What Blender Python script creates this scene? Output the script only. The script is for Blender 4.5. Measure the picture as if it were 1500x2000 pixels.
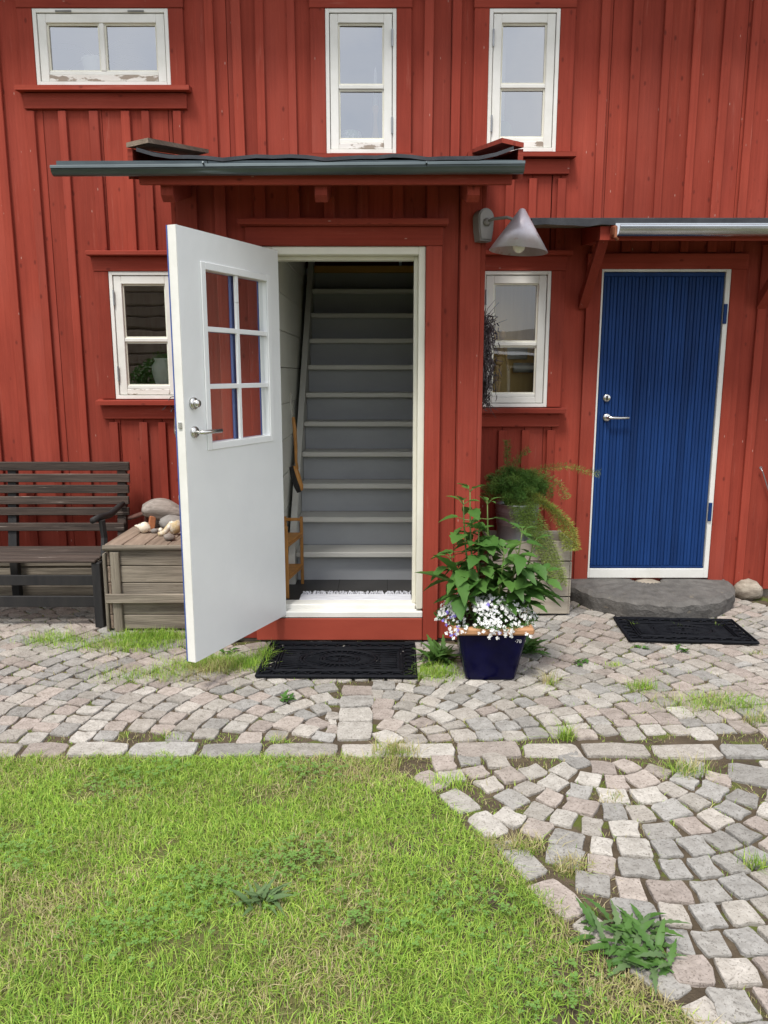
import bpy, math, random
import numpy as np
from mathutils import Vector, Matrix, noise as mnoise
R = math.radians
rnd = random.Random(11)
for o in list(bpy.data.objects): bpy.data.objects.remove(o)
scn = bpy.context.scene
COL = scn.collection

# ------------------------------------------------------------------ camera
CAMH, PITCH, FPX = 1.58, 10.3, 1502.0
cam = bpy.data.cameras.new('camera'); camo = bpy.data.objects.new('camera', cam); COL.objects.link(camo)
camo.location = (0, 0, CAMH); camo.rotation_euler = (R(90 - PITCH), 0, 0)
cam.sensor_fit = 'VERTICAL'; cam.sensor_height = 24.0; cam.lens = 24.0 * FPX / 2000.0
cam.clip_start = 0.05; cam.clip_end = 500
scn.camera = camo
scn.render.resolution_x = 768; scn.render.resolution_y = 1024
# ------------------------------------------------------------------ world, sun, exposure
SUN_EL, SUN_AZ = 61.0, 205.0            # azimuth measured from +Y clockwise: behind the viewer, a little to the left
w = bpy.data.worlds.new('World'); scn.world = w; w.use_nodes = True
nt = w.node_tree; nt.nodes.clear()
out = nt.nodes.new('ShaderNodeOutputWorld'); bg = nt.nodes.new('ShaderNodeBackground')
sky = nt.nodes.new('ShaderNodeTexSky'); sky.sky_type = 'NISHITA'; sky.sun_disc = False
sky.sun_elevation = R(SUN_EL); sky.sun_rotation = R(SUN_AZ); sky.dust_density = 2.0
tc = nt.nodes.new('ShaderNodeTexCoord'); nz = nt.nodes.new('ShaderNodeTexNoise')
nz.inputs['Scale'].default_value = 2.2; nz.inputs['Detail'].default_value = 6; nz.inputs['Roughness'].default_value = .6
rp = nt.nodes.new('ShaderNodeValToRGB'); rp.color_ramp.elements[0].position = .30; rp.color_ramp.elements[1].position = .62
rp.color_ramp.elements[0].color = (.35, .35, .35, 1); rp.color_ramp.elements[1].color = (1, 1, 1, 1)
mx = nt.nodes.new('ShaderNodeMix'); mx.data_type = 'RGBA'; mx.inputs[7].default_value = (7.9, 8.1, 8.5, 1)
nt.links.new(tc.outputs['Generated'], nz.inputs['Vector']); nt.links.new(nz.outputs['Fac'], rp.inputs['Fac'])
nt.links.new(rp.outputs['Color'], mx.inputs[0]); nt.links.new(sky.outputs['Color'], mx.inputs[6])
nt.links.new(mx.outputs[2], bg.inputs['Color']); bg.inputs['Strength'].default_value = .1
nt.links.new(bg.outputs[0], out.inputs[0])
sl = bpy.data.lights.new('sun', 'SUN'); sl.energy = 2.0; sl.angle = R(14); sl.color = (1, .96, .9)
so = bpy.data.objects.new('sun', sl); COL.objects.link(so); so.location = (-3, -6, 9)
_a = R(SUN_AZ); _d = Vector((math.sin(_a) * math.cos(R(SUN_EL)), math.cos(_a) * math.cos(R(SUN_EL)), math.sin(R(SUN_EL))))
so.rotation_euler = _d.to_track_quat('Z', 'Y').to_euler()
vs = scn.view_settings; vs.view_transform = 'Standard'; vs.look = 'None'; vs.exposure = 0.92; vs.gamma = 1; vs.use_curve_mapping = False

# ------------------------------------------------------------------ helpers: places
YF, YV = 5.35, 4.40                     # plane of the house front, plane of the entrance porch front
def elev(py): return math.atan((1000 - py) / FPX) - R(PITCH)
def W(px, py, Y):                       # photo position at a known depth -> (x, z)
    a = math.atan((1000 - py) / FPX); e = a - R(PITCH); d = Y * math.cos(a) / math.cos(e)
    return (px - 750) / FPX * d, CAMH + Y * math.tan(e)
def G(px, py, z=0.0):                   # photo position on a level surface -> (x, y)
    e = elev(py); Y = (CAMH - z) / math.tan(-e); a = math.atan((1000 - py) / FPX)
    return (px - 750) / FPX * Y * math.cos(a) / math.cos(e), Y

# ------------------------------------------------------------------ helpers: materials
def _n(nt, t, **k):
    n = nt.nodes.new(t)
    for a, b in k.items():
        if a in n.inputs: n.inputs[a].default_value = b
        else: setattr(n, a, b)
    return n
def pm(name, c1, c2=None, scale=(4, 4, 4), rough=.7, bump=.15, spec=.3, metal=0, rnd_amt=.12, fine=None, spots=None, spot_scale=(6, 6, 6), spot_t=.62, tint=False, dist=.006, contrast=.35, rough2=None):
    m = bpy.data.materials.new(name); m.use_nodes = True; nt = m.node_tree; L = nt.links.new
    b = nt.nodes['Principled BSDF']
    b.inputs['Roughness'].default_value = rough; b.inputs['Metallic'].default_value = metal; b.inputs['Specular IOR Level'].default_value = spec
    c2 = c2 or tuple(x * .72 for x in c1)
    tc = _n(nt, 'ShaderNodeTexCoord'); mp = _n(nt, 'ShaderNodeMapping', Scale=scale); L(tc.outputs['Object'], mp.inputs['Vector'])
    oi = _n(nt, 'ShaderNodeObjectInfo')
    add = _n(nt, 'ShaderNodeVectorMath', operation='ADD'); sc_ = _n(nt, 'ShaderNodeMath', operation='MULTIPLY'); sc_.inputs[1].default_value = 37.0
    L(oi.outputs['Random'], sc_.inputs[0]); L(mp.outputs[0], add.inputs[0]); L(sc_.outputs[0], add.inputs[1])
    nz = _n(nt, 'ShaderNodeTexNoise', Scale=1.0, Detail=5.0, Roughness=.62); L(add.outputs[0], nz.inputs['Vector'])
    rp = _n(nt, 'ShaderNodeValToRGB'); rp.color_ramp.elements[0].position = .5 - contrast / 2; rp.color_ramp.elements[1].position = .5 + contrast / 2
    rp.color_ramp.elements[0].color = (*c1, 1); rp.color_ramp.elements[1].color = (*c2, 1)
    L(nz.outputs['Fac'], rp.inputs['Fac']); col = rp.outputs['Color']
    if spots:
        mp2 = _n(nt, 'ShaderNodeMapping', Scale=spot_scale); L(tc.outputs['Object'], mp2.inputs['Vector'])
        ad2 = _n(nt, 'ShaderNodeVectorMath', operation='ADD'); L(mp2.outputs[0], ad2.inputs[0]); L(sc_.outputs[0], ad2.inputs[1])
        n2 = _n(nt, 'ShaderNodeTexNoise', Scale=1.0, Detail=6.0, Roughness=.65); L(ad2.outputs[0], n2.inputs['Vector'])
        r2 = _n(nt, 'ShaderNodeValToRGB'); r2.color_ramp.elements[0].position = spot_t; r2.color_ramp.elements[1].position = min(1, spot_t + .05)
        L(n2.outputs['Fac'], r2.inputs['Fac'])
        mxs = _n(nt, 'ShaderNodeMix', data_type='RGBA'); L(r2.outputs['Color'], mxs.inputs[0]); L(col, mxs.inputs[6]); mxs.inputs[7].default_value = (*spots, 1); col = mxs.outputs[2]
    if tint:
        at = _n(nt, 'ShaderNodeAttribute', attribute_name='tint'); mt = _n(nt, 'ShaderNodeMix', data_type='RGBA', blend_type='MULTIPLY'); mt.inputs[0].default_value = 1
        L(col, mt.inputs[6]); L(at.outputs['Color'], mt.inputs[7]); col = mt.outputs[2]
    hv = _n(nt, 'ShaderNodeHueSaturation'); mr = _n(nt, 'ShaderNodeMapRange'); mr.inputs['To Min'].default_value = 1 - rnd_amt; mr.inputs['To Max'].default_value = 1 + rnd_amt
    L(oi.outputs['Random'], mr.inputs['Value']); L(mr.outputs[0], hv.inputs['Value']); L(col, hv.inputs['Color']); L(hv.outputs[0], b.inputs['Base Color'])
    if bump:
        fs = fine or tuple(s * 6 for s in scale)
        mp3 = _n(nt, 'ShaderNodeMapping', Scale=fs); L(tc.outputs['Object'], mp3.inputs['Vector'])
        n3 = _n(nt, 'ShaderNodeTexNoise', Scale=1.0, Detail=4.0, Roughness=.6); L(mp3.outputs[0], n3.inputs['Vector'])
        bp = _n(nt, 'ShaderNodeBump', Strength=bump, Distance=dist); L(n3.outputs['Fac'], bp.inputs['Height']); L(bp.outputs[0], b.inputs['Normal'])
    return m
def leafmat(name, c1, c2, rough=.5, trans=.25, attr=False):
    m = bpy.data.materials.new(name); m.use_nodes = True; nt = m.node_tree; L = nt.links.new
    b = nt.nodes['Principled BSDF']; o = nt.nodes['Material Output']; b.inputs['Roughness'].default_value = rough; b.inputs['Specular IOR Level'].default_value = .3
    if attr:
        a = _n(nt, 'ShaderNodeAttribute', attribute_name='tint'); col = a.outputs['Color']
    else:
        tc = _n(nt, 'ShaderNodeTexCoord'); oi = _n(nt, 'ShaderNodeObjectInfo'); nz = _n(nt, 'ShaderNodeTexNoise', Scale=14.0, Detail=3.0)
        L(tc.outputs['Object'], nz.inputs['Vector']); rp = _n(nt, 'ShaderNodeMix', data_type='RGBA')
        ad = _n(nt, 'ShaderNodeMath', operation='MULTIPLY_ADD'); ad.inputs[1].default_value = .6; L(oi.outputs['Random'], ad.inputs[0])
        s2 = _n(nt, 'ShaderNodeMath', operation='SUBTRACT'); L(nz.outputs['Fac'], s2.inputs[0]); s2.inputs[1].default_value = .3; L(s2.outputs[0], ad.inputs[2])
        rp.clamp_factor = True; L(ad.outputs[0], rp.inputs[0]); rp.inputs[6].default_value = (*c1, 1); rp.inputs[7].default_value = (*c2, 1); col = rp.outputs[2]
    L(col, b.inputs['Base Color'])
    t = _n(nt, 'ShaderNodeBsdfTranslucent'); L(col, t.inputs['Color']); mx = _n(nt, 'ShaderNodeMixShader'); mx.inputs[0].default_value = trans
    L(b.outputs[0], mx.inputs[1]); L(t.outputs[0], mx.inputs[2]); L(mx.outputs[0], o.inputs['Surface'])
    return m
def glassmat(name, refl, wav=.0):
    m = bpy.data.materials.new(name); m.use_nodes = True; nt = m.node_tree; L = nt.links.new; nt.nodes.clear()
    o = _n(nt, 'ShaderNodeOutputMaterial'); t = _n(nt, 'ShaderNodeBsdfTransparent'); g = _n(nt, 'ShaderNodeBsdfGlossy', Roughness=.01)
    t.inputs['Color'].default_value = (.9, .93, .92, 1)
    fr = _n(nt, 'ShaderNodeFresnel', IOR=1.5); ad = _n(nt, 'ShaderNodeMath', operation='MULTIPLY_ADD'); ad.inputs[1].default_value = 1.0; ad.inputs[2].default_value = refl; ad.use_clamp = True
    L(fr.outputs[0], ad.inputs[0]); mx = _n(nt, 'ShaderNodeMixShader'); L(ad.outputs[0], mx.inputs[0]); L(t.outputs[0], mx.inputs[1]); L(g.outputs[0], mx.inputs[2]); L(mx.outputs[0], o.inputs[0])
    if wav:
        tc = _n(nt, 'ShaderNodeTexCoord'); nz = _n(nt, 'ShaderNodeTexNoise', Scale=3.5, Detail=1.0); L(tc.outputs['Object'], nz.inputs['Vector'])
        bp = _n(nt, 'ShaderNodeBump', Strength=wav, Distance=.02); L(nz.outputs['Fac'], bp.inputs['Height']); L(bp.outputs[0], g.inputs['Normal'])
    return m
M = {}
def redmat(name, axis):
    m = bpy.data.materials.new(name); m.use_nodes = True; nt = m.node_tree; L = nt.links.new; b = nt.nodes['Principled BSDF']
    b.inputs['Roughness'].default_value = .82; b.inputs['Specular IOR Level'].default_value = .12
    tc = _n(nt, 'ShaderNodeTexCoord'); oi = _n(nt, 'ShaderNodeObjectInfo'); k = _n(nt, 'ShaderNodeMath', operation='MULTIPLY'); k.inputs[1].default_value = 53.0; L(oi.outputs['Random'], k.inputs[0])
    ad = _n(nt, 'ShaderNodeVectorMath', operation='ADD'); L(tc.outputs['Object'], ad.inputs[0]); L(k.outputs[0], ad.inputs[1])
    def nz(sc, det=5.0, rough=.6):
        mp = _n(nt, 'ShaderNodeMapping', Scale=sc if axis == 'z' else (sc[2], sc[1], sc[0])); L(ad.outputs[0], mp.inputs['Vector']); n = _n(nt, 'ShaderNodeTexNoise', Scale=1.0, Detail=det, Roughness=rough); L(mp.outputs[0], n.inputs['Vector']); return n.outputs['Fac']
    def ramp(v, a, c0, bb, c1):
        r = _n(nt, 'ShaderNodeValToRGB'); r.color_ramp.elements[0].position = a; r.color_ramp.elements[1].position = bb; r.color_ramp.elements[0].color = (*c0, 1); r.color_ramp.elements[1].color = (*c1, 1); L(v, r.inputs['Fac']); return r.outputs['Color']
    def mix(f, a, bcol, typ='MIX'):
        x = _n(nt, 'ShaderNodeMix', data_type='RGBA', blend_type=typ); L(f, x.inputs[0]) if not isinstance(f, float) else setattr(x.inputs[0], 'default_value', f); L(a, x.inputs[6])
        if isinstance(bcol, tuple): x.inputs[7].default_value = (*bcol, 1)
        else: L(bcol, x.inputs[7])
        return x.outputs[2]
    c = ramp(nz((3, 3, 1.1)), .32, (.225, .038, .025), .68, (.315, .056, .035))
    c = mix(.38, c, ramp(nz((70, 70, 1.6), 4.0), .30, (.62, .58, .56), .70, (1.12, 1.1, 1.1)), 'MULTIPLY')
    c = mix(ramp(nz((1.6, 1.6, .7), 3.0), .50, (0, 0, 0), .72, (.30, .30, .30)), c, (.36, .095, .07))
    c = mix(ramp(nz((28, 28, 2.2), 8.0, .72), .60, (0, 0, 0), .78, (.55, .55, .55)), c, (.40, .135, .10))
    mp = _n(nt, 'ShaderNodeMapping', Scale=(13, 13, 7) if axis == 'z' else (7, 13, 13)); L(ad.outputs[0], mp.inputs['Vector']); vo = _n(nt, 'ShaderNodeTexVoronoi', Scale=1.0); L(mp.outputs[0], vo.inputs['Vector'])
    c = mix(ramp(vo.outputs['Distance'], .06, (.8, .8, .8), .14, (0, 0, 0)), c, (.13, .024, .017))
    mp = _n(nt, 'ShaderNodeMapping', Scale=(16, 16, 5.5) if axis == 'z' else (5.5, 16, 16)); L(ad.outputs[0], mp.inputs['Vector']); v2 = _n(nt, 'ShaderNodeTexVoronoi', Scale=1.0); L(mp.outputs[0], v2.inputs['Vector'])
    c = mix(ramp(v2.outputs['Distance'], .035, (.6, .6, .6), .055, (0, 0, 0)), c, (.48, .33, .28))
    hv = _n(nt, 'ShaderNodeHueSaturation'); mr = _n(nt, 'ShaderNodeMapRange'); mr.inputs['To Min'].default_value = .88; mr.inputs['To Max'].default_value = 1.14; L(oi.outputs['Random'], mr.inputs['Value']); L(mr.outputs[0], hv.inputs['Value']); L(c, hv.inputs['Color']); L(hv.outputs[0], b.inputs['Base Color'])
    bp = _n(nt, 'ShaderNodeBump', Strength=.45, Distance=.004); L(nz((110, 110, 3.0), 5.0), bp.inputs['Height']); L(bp.outputs[0], b.inputs['Normal'])
    return m
M['red'] = redmat('falu_red_paint', 'z'); M['red_h'] = redmat('falu_red_trim', 'x')
M['red_smooth'] = pm('red_sill_board', (.34, .062, .036), (.29, .05, .03), scale=(2, 8, 8), rough=.6, bump=.1, spec=.25, rnd_amt=.04)
M['white'] = pm('white_window_paint', (.76, .75, .71), (.66, .65, .60), scale=(5, 5, 5), fine=(40, 40, 40), rough=.5, bump=.12, rnd_amt=.04, spots=(.52, .49, .43), spot_scale=(16, 16, 16), spot_t=.72)
M['peeled'] = pm('peeling_white_paint', (.74, .72, .68), (.66, .63, .58), scale=(6, 6, 6), fine=(14, 60, 60), rough=.65, bump=.4, rnd_amt=.05, spots=(.30, .25, .20), spot_scale=(9, 30, 22), spot_t=.50)
M['cream'] = pm('cream_frame_paint', (.74, .72, .62), (.66, .64, .54), scale=(4, 4, 4), rough=.5, bump=.08, rnd_amt=.03)
M['doorwhite'] = pm('door_white_gloss', (.77, .785, .78), (.72, .735, .735), scale=(2, 2, 2), fine=(7, 7, 5), rough=.36, bump=.30, spots=(.52, .53, .52), spot_scale=(5, 5, 22), spot_t=.70, spec=.45, rnd_amt=.02, dist=.01)
M['doorblue'] = pm('blue_door_paint', (.010, .042, .16), (.007, .029, .11), scale=(7, 7, 1.2), fine=(90, 90, 6), rough=.55, bump=.2, spec=.15, rnd_amt=.13, spots=(.035, .085, .25), spot_scale=(50, 50, 1.6), spot_t=.66)
M['bluetrim'] = pm('blue_edge_paint', (.05, .09, .30), (.04, .08, .26), rough=.5, bump=.05)
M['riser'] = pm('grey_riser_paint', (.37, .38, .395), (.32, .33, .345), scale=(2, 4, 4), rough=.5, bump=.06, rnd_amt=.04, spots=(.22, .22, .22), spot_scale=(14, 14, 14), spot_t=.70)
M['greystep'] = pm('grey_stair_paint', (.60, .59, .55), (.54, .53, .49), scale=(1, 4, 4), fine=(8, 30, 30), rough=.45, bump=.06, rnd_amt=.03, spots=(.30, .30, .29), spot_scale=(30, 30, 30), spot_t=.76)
M['innerwall'] = pm('white_inner_boarding', (.80, .79, .72), (.74, .73, .66), scale=(3, 3, 3), rough=.6, bump=.08, rnd_amt=.04)
M['darkred_in'] = pm('dark_red_inner_wall', (.16, .018, .016), (.12, .014, .012), rough=.7)
M['pale_in'] = pm('pale_room_wall', (.55, .55, .58), (.5, .5, .53), rough=.8, bump=.03)
M['panel_in'] = pm('golden_wood_panelling', (.88, .60, .21), (.78, .50, .15), scale=(25, 25, 1.5), rough=.5, bump=.15)
M['darkfloor'] = pm('dark_slate_floor', (.045, .043, .042), (.03, .029, .028), scale=(5, 5, 5), rough=.45, bump=.12)
M['yellowwood'] = pm('yellow_landing_edge', (.42, .22, .035), (.34, .17, .03), scale=(2, 20, 20), rough=.5)
M['oldwood'] = pm('weathered_grey_wood', (.30, .26, .205), (.14, .12, .095), scale=(2.2, 26, 26), fine=(5, 140, 140), rough=.9, bump=.8, spec=.1, rnd_amt=.18, dist=.006, spots=(.075, .062, .05), spot_scale=(3, 45, 45), spot_t=.63)
M['oldwood_y'] = pm('weathered_grey_wood_lengthwise', (.31, .24, .185), (.16, .12, .09), scale=(26, 2.2, 26), fine=(140, 5, 140), rough=.9, bump=.7, spec=.1, rnd_amt=.15)
M['oldwood_v'] = pm('weathered_grey_wood_upright', (.29, .255, .20), (.15, .13, .10), scale=(26, 26, 2.2), fine=(140, 140, 5), rough=.9, bump=.8, spec=.1, rnd_amt=.15, spots=(.085, .07, .055), spot_scale=(45, 45, 3), spot_t=.66)
M['palecrate'] = pm('pale_crate_wood', (.42, .38, .31), (.32, .28, .225), scale=(3, 3, 18), fine=(10, 10, 120), rough=.9, bump=.4, spec=.1, rnd_amt=.1, spots=(.2, .16, .12), spot_scale=(8, 8, 30), spot_t=.68)
M['bench'] = pm('dark_bench_wood', (.085, .062, .050), (.034, .026, .022), scale=(2.5, 40, 40), fine=(5, 150, 150), rough=.75, bump=.7, spec=.25, rnd_amt=.2, spots=(.24, .20, .17), spot_scale=(2.5, 60, 60), spot_t=.62)
M['bench_dk'] = pm('black_bench_frame', (.016, .016, .017), (.028, .026, .025), scale=(20, 20, 3), rough=.65, bump=.3, spec=.3, rnd_amt=.1)
M['bamboo'] = pm('bamboo_shelf', (.42, .20, .055), (.33, .15, .04), scale=(20, 3, 20), rough=.45, bump=.1)
M['zinc'] = pm('zinc_metal', (.34, .35, .36), (.24, .25, .26), scale=(9, 9, 9), rough=.45, metal=.75, bump=.08, spec=.5)
M['gutter'] = pm('grey_metal_gutter', (.11, .135, .14), (.065, .08, .085), scale=(2, 12, 12), rough=.32, metal=.6, bump=.03, spec=.5)
M['gutter2'] = pm('bright_metal_gutter', (.50, .52, .54), (.36, .38, .40), scale=(2, 12, 12), rough=.22, metal=.85, bump=.03, spec=.5)
M['copper'] = pm('copper_bracket', (.42, .17, .09), (.3, .11, .06), rough=.4, metal=.7)
M['felt'] = pm('roofing_felt', (.035, .037, .042), (.06, .062, .068), scale=(8, 8, 8), fine=(250, 250, 250), rough=.9, bump=.5, spec=.15)
M['steel'] = pm('brushed_steel', (.66, .65, .62), (.58, .57, .55), rough=.22, metal=.95, bump=0, spec=.5, rnd_amt=.02)
M['lamp'] = pm('patinated_lamp_metal', (.36, .31, .33), (.46, .44, .48), scale=(9, 9, 6), rough=.38, metal=.4, bump=.06, spec=.5, spots=(.34, .24, .24), spot_scale=(9, 9, 9), spot_t=.58)
M['lampplate'] = pm('grey_lamp_plate', (.22, .205, .185), (.17, .16, .145), rough=.5, metal=.3, bump=.05)
M['bulb'] = pm('frosted_bulb', (.85, .85, .8), (.8, .8, .75), rough=.25, bump=0)
M['rubber'] = pm('black_rubber', (.006, .0065, .009), (.010, .011, .014), scale=(20, 20, 20), rough=.7, bump=.15, spec=.1)
M['bluepot'] = pm('cobalt_glaze', (.003, .003, .034), (.002, .002, .018), scale=(7, 7, 7), rough=.22, bump=.05, spec=.16, rnd_amt=0)
M['terracotta'] = pm('unglazed_rim', (.44, .235, .11), (.36, .18, .085), scale=(8, 20, 20), rough=.6, bump=.12)
M['print'] = pm('white_print', (.8, .8, .8), rough=.6, bump=0)
M['soil'] = pm('dark_soil', (.055, .04, .028), (.09, .07, .05), scale=(30, 30, 30), rough=.95, bump=.8, spec=.1, dist=.02)
M['sand'] = pm('joint_sand', (.12, .092, .062), (.065, .050, .035), scale=(9, 9, 9), fine=(160, 160, 160), rough=.95, bump=.9, spec=.1, dist=.01, spots=(.10, .115, .03), spot_scale=(6, 6, 6), spot_t=.55)
M['ground'] = pm('packed_earth', (.15, .13, .08), (.10, .11, .045), scale=(2, 2, 2), fine=(40, 40, 40), rough=.95, bump=.5, spec=.1)
M['lawnbed'] = pm('lawn_thatch', (.13, .15, .045), (.20, .175, .08), scale=(9, 9, 9), fine=(120, 120, 120), rough=.95, bump=.9, spec=.1, dist=.02)
M['sett'] = pm('granite_sett', (1.05, 1.04, 1.02), (.64, .62, .59), scale=(26, 26, 26), fine=(55, 55, 55), rough=.88, bump=1.0, spec=.2, rnd_amt=.0, tint=True, spots=(.48, .46, .43), spot_scale=(120, 120, 120), spot_t=.56, dist=.008, contrast=.5)
M['mill'] = pm('worn_millstone', (.17, .16, .148), (.10, .094, .088), scale=(11, 11, 11), fine=(45, 45, 45), rough=.9, bump=.9, spec=.2, spots=(.20, .175, .14), spot_scale=(14, 14, 40), spot_t=.63, dist=.01)
M['rock'] = pm('pale_striped_rock', (.42, .37, .30), (.20, .165, .13), scale=(10, 10, 34), rough=.85, bump=.6, spec=.2, dist=.01)
M['greystone'] = pm('smooth_grey_stone', (.27, .255, .235), (.20, .185, .17), scale=(20, 20, 20), rough=.75, bump=.25)
M['plinth'] = pm('plinth_stone', (.33, .28, .22), (.22, .18, .14), scale=(8, 8, 8), rough=.9, bump=.5)
M['shell'] = pm('shell_white', (.78, .72, .60), (.68, .60, .47), scale=(20, 20, 20), rough=.45, bump=.1)
M['bone'] = pm('bleached_bone', (.80, .78, .72), (.55, .42, .22), scale=(14, 14, 14), rough=.55, bump=.2, contrast=.25)
M['drift'] = pm('silver_driftwood', (.34, .30, .265), (.16, .135, .115), scale=(4, 40, 40), rough=.85, bump=.6)
M['rust'] = pm('rusty_iron', (.13, .06, .045), (.07, .035, .028), scale=(30, 30, 30), rough=.85, bump=.4)
M['brick'] = pm('orange_brick', (.42, .17, .075), (.34, .13, .06), scale=(20, 20, 20), rough=.85, bump=.4)
M['twig'] = pm('dark_twig', (.055, .045, .045), (.11, .095, .10), scale=(40, 40, 40), rough=.85, bump=.3, contrast=.2)
M['ceramic'] = pm('white_ceramic', (.75, .75, .69), (.70, .70, .64), rough=.3, bump=.02)
M['rag'] = pm('rag_rug_weave', (.70, .71, .75), (.52, .52, .58), scale=(7, 60, 7), fine=(200, 120, 100), rough=.95, bump=.8, spec=.1, spots=(.36, .33, .40), spot_scale=(6, 90, 6), spot_t=.66)
M['wax'] = pm('white_candle', (.82, .81, .76), rough=.5, bump=0)
M['turned'] = pm('turned_orange_wood', (.55, .28, .10), (.45, .21, .07), scale=(10, 10, 3), rough=.5, bump=.05)
M['mannequin'] = pm('pale_lime_wood', (.66, .44, .20), (.58, .37, .16), rough=.5, bump=.04)
M['paper'] = pm('white_paper', (.75, .73, .68), (.7, .68, .62), rough=.8, bump=.05)
M['brush'] = pm('black_bristle', (.012, .011, .011), (.03, .028, .026), scale=(90, 90, 6), rough=.9, bump=.6)
M['glaze_green'] = pm('painted_bowl_glaze', (.74, .74, .68), (.30, .42, .25), scale=(24, 24, 24), rough=.35, bump=0, contrast=.12, spots=(.55, .18, .12), spot_scale=(26, 26, 26), spot_t=.66)
M['cactus'] = pm('cactus_skin', (.12, .22, .12), (.09, .17, .09), rough=.6)
M['curtain'] = pm('sheer_curtain', (.70, .71, .72), (.62, .63, .65), scale=(30, 30, 1), rough=.9, bump=.1)
M['barn'] = pm('grey_brown_barn_boards', (.42, .33, .25), (.26, .20, .15), scale=(9, 9, 1), rough=.9, bump=.4, rnd_amt=.25)
M['shed'] = pm('dark_shed_boards', (.14, .12, .10), (.09, .075, .06), scale=(9, 9, 1), rough=.9, bump=.4, rnd_amt=.25)
M['glass_r'] = glassmat('low_window_glass', .10, .05)
M['clover'] = leafmat('clover_leaf', (.13, .25, .05), (.20, .33, .08), rough=.6)
M['barnroof'] = pm('pale_sheet_roof', (.30, .29, .29), (.22, .215, .215), scale=(3, 3, 3), rough=.7, metal=.1)
M['glass'] = glassmat('old_window_glass', .17, .05)
M['glass_up'] = glassmat('upper_window_glass', .40, .03)
M['glass_door'] = glassmat('door_glass', .02, .0)
M['grass'] = leafmat('grass_blade', None, None, rough=.55, trans=.3, attr=True)
M['leaf'] = leafmat('broad_green_leaf', (.045, .125, .022), (.095, .20, .04))
M['leaf_dk'] = leafmat('dark_weed_leaf', (.05, .125, .022), (.10, .20, .045))
M['leaf_grey'] = leafmat('grey_green_leaf', (.085, .15, .055), (.14, .21, .085))
M['fern'] = leafmat('fern_needle', None, None, rough=.6, trans=.3, attr=True)
M['stem'] = leafmat('green_stem', (.10, .17, .04), (.15, .20, .06), trans=.05)
M['petal_w'] = leafmat('white_petal', (.80, .80, .78), (.85, .85, .84), rough=.6, trans=.3)
M['petal_v'] = leafmat('violet_petal', (.20, .15, .62), (.28, .22, .70), rough=.6, trans=.3)

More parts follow.
